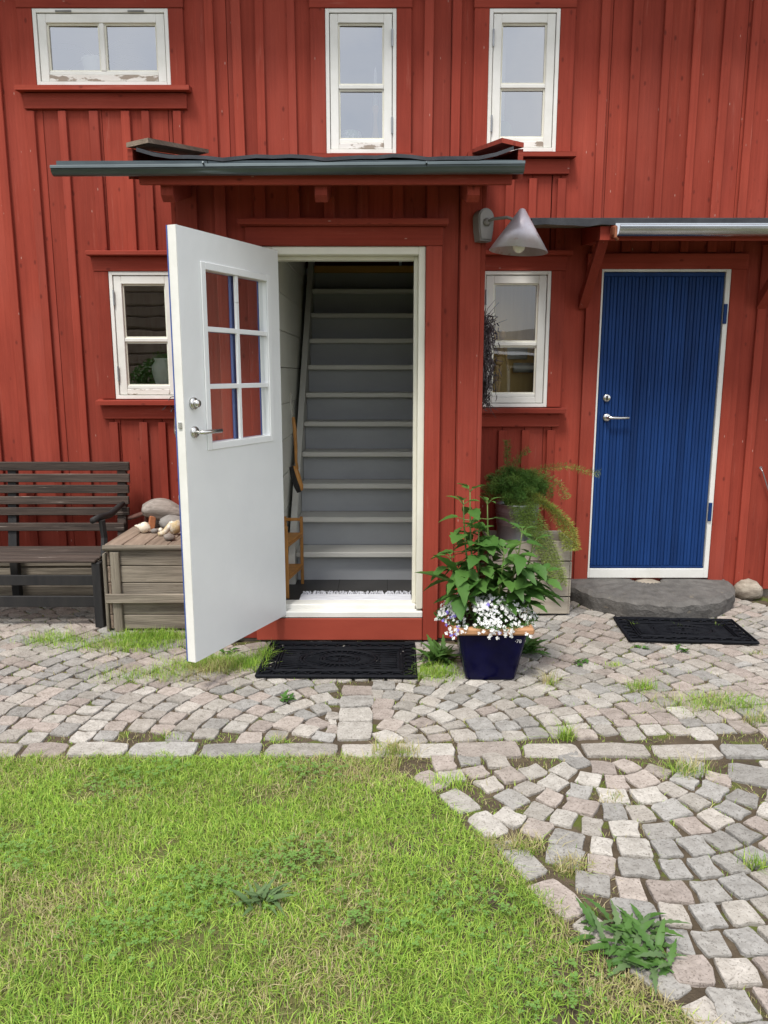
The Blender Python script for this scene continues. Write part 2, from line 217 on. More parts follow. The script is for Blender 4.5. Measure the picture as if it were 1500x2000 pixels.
# ------------------------------------------------------------------ helpers: meshes
def wl(p):
    v = Vector((0, 0, 0))
    while p is not None: v += p.location; p = p.parent
    return v
class MB:
    def __init__(s): s.v = []; s.f = []
    def add(s, vs, fs):
        n = len(s.v); s.v += [tuple(v) for v in vs]; s.f += [tuple(i + n for i in f) for f in fs]; return s
    def box(s, x0, x1, y0, y1, z0, z1, c=0.0, jit=0.0):
        if x1 < x0: x0, x1 = x1, x0
        if y1 < y0: y0, y1 = y1, y0
        if z1 < z0: z0, z1 = z1, z0
        c = min(c, (x1 - x0) * .3, (y1 - y0) * .3, (z1 - z0) * .3)
        if c <= 0:
            vs = [(x, y, z) for z in (z0, z1) for y in (y0, y1) for x in (x0, x1)]
            s.add(vs, [(0, 2, 3, 1), (4, 5, 7, 6), (0, 1, 5, 4), (2, 6, 7, 3), (0, 4, 6, 2), (1, 3, 7, 5)]); return s
        X = (x0, x1); Y = (y0, y1); Z = (z0, z1); idx = {}; vs = []
        for i in (0, 1):
            for j in (0, 1):
                for k in (0, 1):
                    jx, jy, jz = (rnd.uniform(-jit, jit) for _ in range(3))
                    for ax in range(3):
                        p = [X[i], Y[j], Z[k]]; sg = [1 - 2 * i, 1 - 2 * j, 1 - 2 * k]
                        for a in range(3):
                            if a != ax: p[a] += sg[a] * c
                        idx[(i, j, k, ax)] = len(vs); vs.append((p[0] + jx, p[1] + jy, p[2] + jz))
        fs = []
        q = lambda *ks: fs.append(tuple(idx[k] for k in ks))
        for i in (0, 1):
            a = [(i, 0, 0, 0), (i, 1, 0, 0), (i, 1, 1, 0), (i, 0, 1, 0)]; q(*(a if i else a[::-1]))
            a = [(0, i, 0, 1), (1, i, 0, 1), (1, i, 1, 1), (0, i, 1, 1)]; q(*(a[::-1] if i else a))
            a = [(0, 0, i, 2), (1, 0, i, 2), (1, 1, i, 2), (0, 1, i, 2)]; q(*(a if i else a[::-1]))
        for i in (0, 1):
            for j in (0, 1):
                a = [(i, j, 0, 0), (i, j, 1, 0), (i, j, 1, 1), (i, j, 0, 1)]; q(*(a if i == j else a[::-1]))
                a = [(i, 0, j, 0), (i, 1, j, 0), (i, 1, j, 2), (i, 0, j, 2)]; q(*(a[::-1] if i == j else a))
                a = [(0, i, j, 1), (1, i, j, 1), (1, i, j, 2), (0, i, j, 2)]; q(*(a if i == j else a[::-1]))
                for k in (0, 1):
                    a = [(i, j, k, 0), (i, j, k, 1), (i, j, k, 2)]; q(*(a if (i + j + k) % 2 else a[::-1]))
        s.add(vs, fs); return s
    def tube(s, pts, r, n=8, cap=True, flat=1.0):
        pts = [Vector(p) for p in pts]; rs = r if isinstance(r, (list, tuple)) else [r] * len(pts); rings = []; up = None
        for i, p in enumerate(pts):
            t = (pts[min(i + 1, len(pts) - 1)] - pts[max(i - 1, 0)])
            if t.length < 1e-9: t = Vector((0, 0, 1))
            t.normalize()
            if up is None: up = t.orthogonal().normalized()
            up = (up - t * up.dot(t))
            if up.length < 1e-6: up = t.orthogonal()
            up.normalize(); b = t.cross(up); rings.append([p + up * math.cos(2 * math.pi * k / n) * rs[i] + b * math.sin(2 * math.pi * k / n) * rs[i] * flat for k in range(n)])
        vs = [v for rg in rings for v in rg]; fs = [(i * n + k, i * n + (k + 1) % n, (i + 1) * n + (k + 1) % n, (i + 1) * n + k) for i in range(len(pts) - 1) for k in range(n)]
        if cap: fs += [tuple(range(n))[::-1], tuple((len(pts) - 1) * n + k for k in range(n))]
        s.add(vs, fs); return s
    def lathe(s, prof, c=(0, 0, 0), n=24, cap0=True, cap1=True, mat=None):
        vs = []; 
        for r, z in prof:
            for k in range(n):
                a = 2 * math.pi * k / n; p = Vector((r * math.cos(a), r * math.sin(a), z))
                if mat is not None: p = mat @ p
                vs.append((p[0] + c[0], p[1] + c[1], p[2] + c[2]))
        m = len(prof); fs = [(i * n + k, i * n + (k + 1) % n, (i + 1) * n + (k + 1) % n, (i + 1) * n + k) for i in range(m - 1) for k in range(n)]
        if cap0: fs.append(tuple(range(n))[::-1])
        if cap1: fs.append(tuple((m - 1) * n + k for k in range(n)))
        s.add(vs, fs); return s
    def prism(s, poly, y0, y1):                     # polygon in x,z pushed along y
        n = len(poly); vs = [(x, y0, z) for x, z in poly] + [(x, y1, z) for x, z in poly]
        s.add(vs, [tuple(range(n)), tuple(range(n, 2 * n))[::-1]] + [(i, i + n, (i + 1) % n + n, (i + 1) % n) for i in range(n)]); return s
    def prism_x(s, poly, x0, x1):                   # polygon in y,z pushed along x
        n = len(poly); vs = [(x0, y, z) for y, z in poly] + [(x1, y, z) for y, z in poly]
        s.add(vs, [tuple(range(n))[::-1], tuple(range(n, 2 * n))] + [(i, (i + 1) % n, (i + 1) % n + n, i + n) for i in range(n)]); return s
    def blob(s, c, rad, seed=0, sub=2, amp=.18, fr=2.2):
        import bmesh
        bm = bmesh.new(); bmesh.ops.create_icosphere(bm, subdivisions=sub, radius=1); off = Vector((seed * 3.1, seed * 1.7, seed))
        vs = []
        for v in bm.verts:
            d = v.co.normalized(); k = 1 + amp * mnoise.noise(d * fr + off); vs.append((c[0] + d.x * rad[0] * k, c[1] + d.y * rad[1] * k, c[2] + d.z * rad[2] * k))
        fs = [tuple(v.index for v in f.verts) for f in bm.faces]; bm.free(); s.add(vs, fs); return s
    def build(s, name, m, parent=None, smooth=False, local=False, tint=None):
        o = (0, 0, 0) if (local or parent is None) else wl(parent)
        me = bpy.data.meshes.new(name); me.from_pydata([(v[0] - o[0], v[1] - o[1], v[2] - o[2]) for v in s.v], [], s.f)
        me.materials.append(M[m] if isinstance(m, str) else m)
        if tint is not None:
            a = me.attributes.new('tint', 'FLOAT_COLOR', 'POINT'); t = np.asarray(tint, dtype=np.float32)
            if t.ndim == 1: t = np.tile(t, (len(s.v), 1))
            a.data.foreach_set('color', t.ravel())
        if smooth: me.polygons.foreach_set('use_smooth', [True] * len(me.polygons))
        ob = bpy.data.objects.new(name, me); COL.objects.link(ob)
        if parent is not None: ob.parent = parent
        return ob
def tag(o, label, cat, group=None, kind=None):
    if label: o['label'] = label
    if cat: o['category'] = cat
    if group: o['group'] = group
    if kind: o['kind'] = kind
    return o
def thing(name, loc, label, cat, group=None, rz=0):
    o = bpy.data.objects.new(name, None); o.empty_display_size = .1; COL.objects.link(o); o.location = loc; o.rotation_euler = (0, 0, rz)
    return tag(o, label, cat, group)
def recenter(o):                                    # put a one-mesh thing's origin at its base
    me = o.data; n = len(me.vertices); a = np.empty(n * 3, np.float32); me.vertices.foreach_get('co', a); a = a.reshape(-1, 3)
    c = np.array([(a[:, 0].min() + a[:, 0].max()) / 2, (a[:, 1].min() + a[:, 1].max()) / 2, a[:, 2].min()]); a -= c
    me.vertices.foreach_set('co', a.ravel()); o.location = c; return o
def bx(name, m, parent, x0, x1, y0, y1, z0, z1, c=.003, jit=0, **k): return MB().box(x0, x1, y0, y1, z0, z1, c, jit).build(name, m, parent, **k)
def cut(x0, x1, z0, z1, holes):
    xs = sorted({x0, x1, *[min(max(h[i], x0), x1) for h in holes for i in (0, 1)]}); res = []
    for a, b in zip(xs, xs[1:]):
        if b - a < 1e-5: continue
        iv = [(z0, z1)]
        for h in holes:
            if h[0] < b - 1e-6 and h[1] > a + 1e-6:
                nv = []
                for p, q in iv:
                    if h[3] <= p or h[2] >= q: nv.append((p, q)); continue
                    if h[2] > p: nv.append((p, h[2]))
                    if h[3] < q: nv.append((h[3], q))
                iv = nv
        res += [(a, b, p, q) for p, q in iv if q - p > .012]
    mg = []                                          # join neighbours that share the same heights
    for r in res:
        for t in mg:
            if abs(t[1] - r[0]) < 1e-6 and abs(t[2] - r[2]) < 1e-6 and abs(t[3] - r[3]) < 1e-6: t[1] = r[1]; break
        else: mg.append(list(r))
    return mg
# ================================================================== GROUND
def sheet(name, poly, z, m, kind='structure', n=1):
    o = MB().add([(x, y, z) for x, y in poly], [tuple(range(len(poly)))]).build(name, m); tag(o, None, None, kind=kind); return o
g = sheet('ground', [(-40, -40), (40, -40), (40, 40), (-40, 40)], -.045, 'ground')
EDGE = [G(*p) for p in ((755, 1478), (800, 1512), (850, 1548), (905, 1592), (960, 1640), (1030, 1722), (1110, 1800), (1215, 1880), (1320, 1960), (1440, 2080))]
EDGE = [(-3.6, EDGE[0][1])] + EDGE
LAWN = EDGE + [(1.0, .3), (1.0, -4.5), (-3.6, -4.5)]
o = sheet('lawn_bed', LAWN, -.012, 'lawnbed')
paving = MB()
paving.add([(-3.6, 2.95, -.010), (3.6, 2.95, -.010), (3.6, 5.36, -.010), (-3.6, 5.36, -.010)], [(0, 1, 2, 3)])
paving.add([(EDGE[1][0] - .25, 2.95, -.0105), (EDGE[-1][0] - .3, 1.3, -.0105), (3.6, 1.3, -.0105), (3.6, 2.95, -.0105)], [(0, 1, 2, 3)])
paving = tag(paving.build('cobbled_paving', 'sand'), None, None, kind='structure')

def inside(x, y, poly):
    c = False; n = len(poly)
    for i in range(n):
        x0, y0 = poly[i]; x1, y1 = poly[i - 1]
        if (y0 > y) != (y1 > y) and x < (x1 - x0) * (y - y0) / (y1 - y0) + x0: c = not c
    return c
def dist_edge(x, y):
    best = 9
    for (x0, y0), (x1, y1) in zip(EDGE, EDGE[1:]):
        dx, dy = x1 - x0, y1 - y0; t = max(0, min(1, ((x - x0) * dx + (y - y0) * dy) / (dx * dx + dy * dy))); best = min(best, math.hypot(x - x0 - dx * t, y - y0 - dy * t))
    return best
setts = []                                           # each: list of four corner points, z
def quad(c, u, v, hw, hh):
    j = lambda: rnd.uniform(-.0065, .0065)
    return [(c[0] + u[0] * a * hw + v[0] * b * hh + j(), c[1] + u[1] * a * hw + v[1] * b * hh + j()) for a, b in ((-1, -1), (1, -1), (1, 1), (-1, 1))]
def blocked(x, y):
    if -1.14 < x < .545 and y > 4.36: return True
    if y > 5.33: return True
    if math.hypot(x - 1.877, y - 5.34) < .50: return True
    if -1.66 < x < -1.1 and 4.62 < y: return True
    return False
# fan of rings spreading from the door
FX, FY = -.06, 3.105
r = .10
while r < 3.4:
    a = .02 + rnd.uniform(0, .05)
    while a < math.pi - .02:
        wd = rnd.choice((.08, .09, .10, .11, .125)) + rnd.uniform(-.006, .006)
        if rnd.random() < .04: wd *= .6
        da = wd / r; am = a + da / 2; rr = r + .012 * mnoise.noise(Vector((math.cos(am) * r * 1.5, math.sin(am) * r * 1.5, 2))) * 2; c = (FX + math.cos(am) * rr, FY + math.sin(am) * rr)
        if c[1] > FY + .045 and abs(c[0]) < 3.1 and not blocked(*c) and not (-.238 < c[0] < -.032 and c[1] < 3.80):
            setts.append((quad(c, (math.sin(am), -math.cos(am)), (math.cos(am), math.sin(am)), wd / 2 - .004, .0490 * rnd.uniform(.95, 1.03)), rnd.uniform(-.003, .003)))
        a += da + .004 / r
    r += .1065
yy = 3.15                                            # the upright file of larger squares before the door
for s_ in (.17, .165, .13, .12):
    if yy + s_ / 2 < 3.80: setts.append((quad((-.135, yy + s_ / 2 - .02), (1, 0), (0, 1), .077, s_ / 2 - .005), .004))
    yy += s_
for sx in (-.238, -.030):
    yy = 3.125
    while yy < 3.74:
        s_ = rnd.uniform(.055, .085)
        if not any(abs(sum(p[0] for p in q) / 4 - sx) < .062 and abs(sum(p[1] for p in q) / 4 - yy - s_ / 2) < .062 for q, z in setts): setts.append((quad((sx + rnd.uniform(-.006, .006), yy + s_ / 2), (1, 0), (0, 1), rnd.uniform(.024, .032), s_ / 2 - .005), rnd.uniform(-.004, .003)))
        yy += s_
# band of long stones
x = -3.1
while x < 3.0:
    wd = rnd.uniform(.19, .32); yb = G(x * 0 + 750, 1463)[1] - .012 * max(0, x)
    setts.append((quad((x + wd / 2, yb), (1, 0), (0, 1), wd / 2 - .006, .057), rnd.uniform(-.004, .004))); x += wd + .008
# bowl of rings at the lower right
CX, CY = .92, 3.03
r = .14
while r < 2.3:
    a = -math.pi + .05
    while a < 0:
        wd = rnd.choice((.09, .10, .115, .13)); da = wd / r; c = (CX + math.cos(a + da / 2) * r * 1.0, CY + math.sin(a + da / 2) * r)
        if c[1] < 2.962 and not inside(c[0] , c[1], LAWN) and dist_edge(*c) > .115 and c[0] < 2.5 and c[1] > 1.35 and not (c[0] > 1.33 and c[1] > 2.55 and c[1] < 3.0 and c[0] < 1.75 and abs((c[1] - 2.80) + .42 * (c[0] - 1.5)) < .10):
            u = (-math.sin(a + da / 2), math.cos(a + da / 2)); v = (math.cos(a + da / 2), math.sin(a + da / 2))
            setts.append((quad(c, u, v, wd / 2 - .0035, .0495), rnd.uniform(-.003, .003)))
        a += da + .008 / r
    r += .108
setts.append((quad((1.54, 2.80), (.92, -.39), (.39, .92), .17, .07), .004))
# long edging stones beside the lawn
for (x0, y0), (x1, y1) in zip(EDGE[2:], EDGE[3:]):
    L = math.hypot(x1 - x0, y1 - y0); u = ((x1 - x0) / L, (y1 - y0) / L); v = (-u[1], u[0])
    setts.append((quad(((x0 + x1) / 2 + v[0] * .045, (y0 + y1) / 2 + v[1] * .045), u, v, L / 2 - .012, .048), -.002))
TINTS = [(.375, .352, .32), (.395, .365, .33), (.40, .352, .318), (.345, .335, .32), (.42, .39, .355), (.375, .325, .295), (.32, .308, .29), (.47, .445, .41)]
def sett_mesh(q, z):
    mb = MB(); p = [Vector((a, b)) for a, b in q]; c = sum(p, Vector((0, 0))) / 4; ring = []
    for i in range(4):
        a, b = p[i], p[(i + 1) % 4]; d = (b - a); nrm = Vector((d.y, -d.x)).normalized()
        ring += [a + d * .07 + (c - a) * .015, a + d * .5 + nrm * rnd.uniform(-.003, .006), a + d * .93 + (c - b) * .015]
    ring = [r_ + Vector((rnd.uniform(-.0045, .0045), rnd.uniform(-.0045, .0045))) for r_ in ring]; n = len(ring); tilt = (rnd.uniform(-.03, .03), rnd.uniform(-.03, .03))
    top = [c + (r_ - c) * rnd.uniform(.955, .985) for r_ in ring]; zz = lambda r_, b: z + b + (r_ - c).x * tilt[0] + (r_ - c).y * tilt[1] + rnd.uniform(-.0025, .0025)
    vs = [(r_.x, r_.y, -.05) for r_ in ring] + [(r_.x, r_.y, zz(r_, -.004)) for r_ in ring] + [(r_.x, r_.y, zz(r_, 0)) for r_ in top] + [(c.x + rnd.uniform(-.02, .02), c.y + rnd.uniform(-.02, .02), z + rnd.uniform(-.002, .004))]
    fs = [(i, (i + 1) % n, n + (i + 1) % n, n + i) for i in range(n)] + [(n + i, n + (i + 1) % n, 2 * n + (i + 1) % n, 2 * n + i) for i in range(n)] + [(2 * n + i, 2 * n + (i + 1) % n, 3 * n) for i in range(n)]
    mb.add(vs, fs); t = rnd.choice(TINTS); f = rnd.uniform(.86, 1.16)
    return mb, (t[0] * f, t[1] * f, t[2] * f, 1)
def size_seen(q):
    cx = sum(a for a, b in q) / 4; cy = sum(b for a, b in q) / 4; A = abs((q[0][0] - q[2][0]) * (q[1][1] - q[3][1]) - (q[1][0] - q[3][0]) * (q[0][1] - q[2][1])) / 2
    d = math.hypot(cy, CAMH); px = 750 + FPX * cx / (cy * .984 + CAMH * .179)
    return A / d ** 2 * CAMH / d if -20 < px < 1520 and cy > 1.6 else 0
setts.sort(key=lambda s: -size_seen(s[0]))
for q, z in setts[:300]:
    mb, t = sett_mesh(q, z); c = Vector((sum(a for a, b in q) / 4, sum(b for a, b in q) / 4, 0)); mb.v = [(a - c.x, b - c.y, d) for a, b, d in mb.v]
    ob = mb.build('sett', 'sett', paving, local=True, tint=t, smooth=False); ob.location = c
rest = MB(); tl = []
for q, z in setts[300:]:
    mb, t = sett_mesh(q, z); rest.add(mb.v, mb.f); tl += [t] * len(mb.v)
o = rest.build('setts_farther_off', 'sett', paving, tint=np.array(tl)); o['kind'] = 'stuff'

# ================================================================== HOUSE
house = thing('red_wooden_house', (0, YF, 0), 'falu red board and batten house with white windows and an open entrance porch', 'house')
FW = {'w1': (-2.215, -1.36, 3.38, 3.83), 'w2': (-.371, .079, 2.975, 3.83), 'w3': (.665, 1.112, 2.985, 3.83), 'wl': (-1.835, -1.385, 1.40, 2.24), 'wr': (.655, 1.115, 1.345, 2.243)}
DOOR2 = (1.452, 2.312, .135, 2.255)
holes = [(a + .01, b - .01, c + .01, d - .01) for a, b, c, d in FW.values()] + [DOOR2, (-1.0, .43, 0, 2.72)]
X0, X1, Z0, Z1 = -3.4, 3.4, .05, 4.36
fb = MB()
for a, b, c, d in cut(X0, X1, Z0, Z1, holes): fb.box(a, b, YF + .028, YF + .14, c, d)
facade = fb.build('facade', 'darkred_in', house)
BAT = [-3.27, -3.07, -2.87, -2.68, -2.48, -2.275, -2.075, -1.867, -1.665, -1.535, -1.336, -1.107, -.936, -.79, -.59, -.2, .05, .288, .465, .82, .975, 1.16, 1.40, 1.60, 1.80, 1.988, 2.18, 2.35, 2.54, 2.74, 2.93, 3.12]
edges = [X0] + BAT + [X1]
for a, b in zip(edges, edges[1:]):
    dy = rnd.uniform(-.002, .002)
    for p in cut(a, b, Z0, Z1, holes): bx('wall_board', 'red', facade, p[0] + .0015, p[1] - .0015, YF + dy, YF + .026, p[2], p[3], .002)
CW = .095                                            # casing width
bh = [(a - CW, b + CW, c - .16, d + .13) for a, b, c, d in FW.values()] + [(DOOR2[0] - .10, DOOR2[1] + .115, 0, DOOR2[3] + .11), (-1.14, .545, 0, 2.93)]
bh[0] = (FW['w1'][0] - .11, FW['w1'][1] + .09, FW['w1'][2] - .145, FW['w1'][3] + .13)
for bxx in BAT:
    hw = rnd.uniform(.024, .031)
    for a, b, c, d in cut(bxx - hw, bxx + hw, Z0, Z1, [h for h in bh if h[0] < bxx < h[1]]):
        if d - c < .05: continue
        s0, s1 = rnd.uniform(-.006, .006), rnd.uniform(-.006, .006)
        mb = MB().box(a, b, YF - .024, YF - .001, c, d, .003); mb.v = [(x + (s0 if z < (c + d) / 2 else s1), y_, z) for x, y_, z in mb.v]
        mb.build('batten', 'red', facade)
# eave above the picture, plinth below the boards
bx('eave_soffit', 'red_h', house, X0, X1, YF - .50, YF + .1, 4.36, 4.40)
bx('plinth', 'plinth', house, X0, -1.125, YF + .03, YF + .12, -.04, .06, .01)
bx('plinth', 'plinth', house, .53, X1, YF + .03, YF + .12, -.04, .06, .01)

def window(key, vertical=True, hinge='r', glass='glass', peel=True, items=True):
    a, b, c, d = FW[key]; fw = .024; yf = YF - .030
    fr = MB(); fr.box(a, a + fw, yf, YF + .10, c, d, .002).box(b - fw, b, yf, YF + .10, c, d, .002).box(a + fw, b - fw, yf, YF + .10, d - fw, d, .002).box(a + fw, b - fw, yf - .006, YF + .10, c, c + fw, .002)
    win = fr.build('window', 'white', house)
    st = .052; g_ = .004; a1, b1, c1, d1 = a + fw + g_, b - fw - g_, c + fw + g_, d - fw - g_; ys, ye = YF - .024, YF + .016
    bot = .062
    sa = MB().box(a1, a1 + st, ys, ye, c1, d1, .003).box(b1 - st, b1, ys, ye, c1, d1, .003).box(a1 + st, b1 - st, ys, ye, d1 - st, d1, .003)
    sash = sa.build('sash', 'white', win)
    bx('bottom_rail', 'peeled' if peel else 'white', win, a1 + st, b1 - st, ys - .002, ye, c1, c1 + bot * .62, .003)
    bx('glazing_bead', 'white', win, a1 + st, b1 - st, ys + .006, ye, c1 + bot * .62 + .001, c1 + bot, .003)
    pa, pb, pc, pd = a1 + st, b1 - st, c1 + bot, d1 - st; yp = YF + .004
    if vertical:
        m_ = (pc + pd) / 2 - .03; bx('glazing_bar', 'white', win, pa, pb, ys + .004, ye, m_ - .013, m_ + .013, .004); ps = [(pa, pb, pc, m_ - .013), (pa, pb, m_ + .013, pd)]
    else:
        m_ = (pa + pb) / 2; bx('glazing_bar', 'white', win, m_ - .016, m_ + .016, ys + .004, ye, pc, pd, .004); ps = [(pa, m_ - .016, pc, pd), (m_ + .016, pb, pc, pd)]
    for p in ps:
        t_ = .010                                    # putty line round every pane
        pt = MB().box(p[0], p[0] + t_, yp - .012, yp - .001, p[2], p[3]).box(p[1] - t_, p[1], yp - .012, yp - .001, p[2], p[3]).box(p[0] + t_, p[1] - t_, yp - .012, yp - .001, p[2], p[2] + t_).box(p[0] + t_, p[1] - t_, yp - .012, yp - .001, p[3] - t_, p[3])
        pt.build('putty', 'cream', win)
        k_ = rnd.uniform(-.004, .004); pn = MB().add([(p[0], yp, p[2]), (p[1], yp + k_, p[2]), (p[1], yp + k_, p[3]), (p[0], yp, p[3])], [(0, 1, 2, 3)]).build('pane', glass, win)
    if hinge == 't':
        for hx in (a + .20, b - .20): MB().tube([(hx - .05, yf - .004, d - .018), (hx + .05, yf - .004, d - .018)], .006, 8).build('hinge', 'zinc', win)
    else:
        hx = a + .027 if hinge == 'l' else b - .027
        for hz in (c + .17, d - .17): MB().tube([(hx, yf - .004, hz - .05), (hx, yf - .004, hz + .05)], .006, 8).build('hinge', 'zinc', win)
    # red casing
    ca, cb = a - CW, b + CW; yc = YF - .034
    bx('casing', 'red', house, ca, a - .001, yc, YF - .001, c, d, .003); bx('casing', 'red', house, b + .001, cb, yc, YF - .001, c, d, .003)
    bx('casing_header', 'red_h', house, ca - .004, cb + .004, yc - .004, YF - .001, d + .001, d + .095, .003)
    bx('drip_ledge', 'red_h', house, ca - .03, cb + .03, yc - .055, YF - .001, d + .096, d + .125, .004)
    sl_ = MB().prism_x([(yc - .05, c - .040), (YF - .001, c - .034), (YF - .001, c - .001), (yc - .05, c - .012)], ca - .03, cb + .03); sl_.build('sill', 'red_h', house)
    bx('apron', 'red_h', house, ca, cb, yc + .002, YF - .001, c - .135, c - .041, .003)
    bx('inner_sill', 'white', house, a + .026, b - .026, YF + .018, YF + .34, c - .03, c + .080, .004)
    for nn in (MB().box(a - .02, a, YF + .03, YF + .16, c, d), MB().box(b, b + .02, YF + .03, YF + .16, c, d)): nn.build('reveal', 'white', house)
    return win
window('w1', False, 't', 'glass_up'); window('w2', True, 'r', 'glass_up'); window('w3', True, 'l', 'glass_up'); window('wl', True, 'l', 'glass'); window('wr', True, 'l', 'glass_r', peel=False)

# ---- rooms behind the windows
rm = MB(); rm.box(-3.3, 3.3, 8.5, 8.55, 2.4, 4.4); rm.build('upper_back_wall', 'darkred_in', house)
MB().box(-3.35, -3.3, YF + .15, 8.5, 2.4, 4.4).box(3.3, 3.35, YF + .15, 8.5, 2.4, 4.4).build('upper_side_wall', 'pale_in', house)
bx('upper_ceiling', 'pale_in', house, -3.35, 3.35, YF + .14, 8.5, 4.37, 4.42, 0)
fl = MB()
for a, b, c, d in cut(-3.3, 3.3, YF + .145, 8.5, [(-.66, .40, YF + .145, 6.73)]): fl.box(a, b, c, d, 2.38, 2.44)
fl.build('upper_floor', 'pale_in', house)
MB().box(-3.4, 3.4, 8.56, 8.66, 0, 4.4).box(-3.4, -3.36, YF + .15, 8.56, 0, 4.4).box(3.36, 3.4, YF + .15, 8.56, 0, 4.4).build('outer_back_wall', 'red', house)
MB().prism_x([(YF - .5, 4.41), (7.0, 5.6), (8.9, 4.41), (8.9, 4.47), (7.0, 5.68), (YF - .5, 4.47)], -3.6, 3.6).build('house_roof', 'felt', house)
MB().box(-3.3, -.70, 7.2, 7.25, 0, 2.38).build('back_room_wall', 'darkred_in', house)
MB().box(-3.3, 3.3, YF + .15, 7.3, -.03, .0).build('room_floor', 'darkfloor', house)
MB().box(.44, 2.9, 5.82, 5.86, 0, 2.38).build('panelled_room_wall', 'panel_in', house)
MB().box(.40, .44, YF + .15, 6.9, 0, 2.38).build('stair_side_wall', 'innerwall', house)
# boarded inner wall on the left of the stairs
z = .2; k = 0
while z < 2.42:
    h_ = .235; bx('inner_board', 'innerwall', house, -.70, -.66 + rnd.uniform(-.002, .002), 4.52, 6.75, z + .002, z + h_ - .002, .003); z += h_
# ---- porch
pf = MB()
DH = (-.66, .228, .147, 2.255)
for a, b, c, d in cut(-1.115, .520, .012, 2.62, [(DH[0], DH[1], 0, DH[3])]): pf.box(a, b, YV + .028, YV + .10, c, d)
porch = pf.build('porch', 'darkred_in', house)
PB = [-1.115, -.885, -.67, -.485, -.295, -.115, .074, .262, .41, .520]
for a, b in zip(PB, PB[1:]):
    for p in cut(a, b, .012, 2.60, [(DH[0], DH[1], 0, DH[3])]): bx('wall_board', 'red', porch, p[0] + .0015, p[1] - .0015, YV + rnd.uniform(-.002, .002), YV + .026, p[2], p[3], .002)
for a in PB[1:-2]:
    for p in cut(a - .03, a + .03, .012, 2.60, [(DH[0] - .10, DH[1] + .10, 0, DH[3] + .135)]):
        if p[3] - p[2] > .05: bx('batten', 'red', porch, p[0], p[1], YV - .024, YV - .001, p[2], p[3])
for a, b in ((-1.125, -1.01), (.416, .528)): bx('corner_board', 'red', porch, a, b, YV - .028, YV - .001, .012, 2.60)
for x_, s_ in ((-1.125, -1), (.528, 1)):
    bx('corner_board', 'red', porch, x_ if s_ > 0 else x_ - .026, x_ + .026 if s_ > 0 else x_, YV - .026, YV + .09, .012, 2.60)
    yb_ = YV + .095; rz_ = lambda q_: 2.60 + (q_ - 3.97) * .225
    while yb_ < YF - .03:
        bx('side_board', 'red', porch, x_ - .012, x_ + .012, yb_, min(yb_ + .155, YF - .03), .012, rz_(yb_) - .11); yb_ += .158
bx('plinth', 'plinth', porch, -1.11, .515, YV + .02, YV + .10, -.04, .011, 0)
bx('porch_ceiling', 'innerwall', porch, -1.1, .50, YV + .10, YF + .14, 2.47, 2.50, 0)
bx('porch_floor', 'darkfloor', porch, -1.1, .50, YV + .11, 5.4, .15, .20, 0)
for x_ in (-.30, .02): bx('floor_joint', 'bench_dk', porch, x_, x_ + .004, 4.6, 5.05, .199, .2015, 0)
MB().box(-1.1, -.702, YV + .10, YV + .14, .15, 2.47).build('inner_front', 'innerwall', porch)
bx('right_inner_wall', 'innerwall', porch, .385, .40, YV + .10, 5.5, .15, 2.47, 0)
# door frame
fr = MB().box(DH[0], DH[0] + .045, YV - .018, YV + .115, .2, DH[3], .003).box(DH[1] - .038, DH[1], YV - .018, YV + .115, .2, DH[3], .003).box(DH[0] + .045, DH[1] - .038, YV - .018, YV + .115, DH[3] - .042, DH[3], .003)
fr.box(DH[1] - .060, DH[1] - .038, YV + .05, YV + .115, .215, DH[3] - .042, .003).box(DH[0] + .045, DH[1] - .06, YV + .05, YV + .115, DH[3] - .062, DH[3] - .042, .003)
dframe = fr.build('door_frame', 'cream', porch)
MB().box(DH[0], DH[1], YV - .030, YV + .03, .149, .186, .004).box(DH[0] + .045, DH[1] - .038, YV + .03, YV + .125, .149, .214, .006).build('threshold', 'white', porch)
bx('kick_board', 'red_smooth', porch, -.755, .226, YV - .040, YV - .0295, .014, .147, .003)
bx('casing', 'red', porch, DH[1] + .001, DH[1] + .088, YV - .036, YV - .001, .012, DH[3], .003)
bx('casing', 'red', porch, DH[0] - .088, DH[0] - .001, YV - .036, YV - .001, .012, DH[3], .003)
bx('casing_header', 'red_h', porch, DH[0] - .092, DH[1] + .092, YV - .040, YV - .001, DH[3] + .001, DH[3] + .10, .003)
bx('drip_ledge', 'red_h', porch, DH[0] - .12, DH[1] + .115, YV - .10, YV - .001, DH[3] + .101, DH[3] + .132, .004)
# porch roof
RXA, RXB, RYF, RYB = -1.205, .640, 3.97, YF - .005
def rz(y_): return 2.60 + (y_ - RYF) * .225
roof = MB()
roof.prism_x([(RYF, rz(RYF) - .10), (RYB, rz(RYB) - .10), (RYB, rz(RYB) - .012), (RYF, rz(RYF) - .012)], RXA + .03, RXB - .03)
proof = roof.build('porch_roof', 'red_h', house)
bx('fascia', 'red_h', proof, RXA + .02, RXB - .02, RYF - .026, RYF - .001, rz(RYF) - .125, rz(RYF) - .018, .003)
ft = MB(); nn = 22
vs = []
for i in range(nn + 1):
    u = i / nn; x_ = RXA + .02 + (RXB - RXA - .04) * u; e_ = min(u, 1 - u) * (RXB - RXA); lift = .036 * math.exp(-(e_ / .06) ** 2)
    wv = .006 * math.sin(u * 21) + .004 * math.sin(u * 47)
    for y_, dz in ((RYF - .045, -.016 + wv), (RYF - .040, .002 + wv), (RYF + .2, .004), (RYB, .004)): vs.append((x_, y_, rz(max(y_, RYF)) + dz + lift))
ft.add(vs, [(i * 4 + j, (i + 1) * 4 + j, (i + 1) * 4 + j + 1, i * 4 + j + 1) for i in range(nn) for j in range(3)])
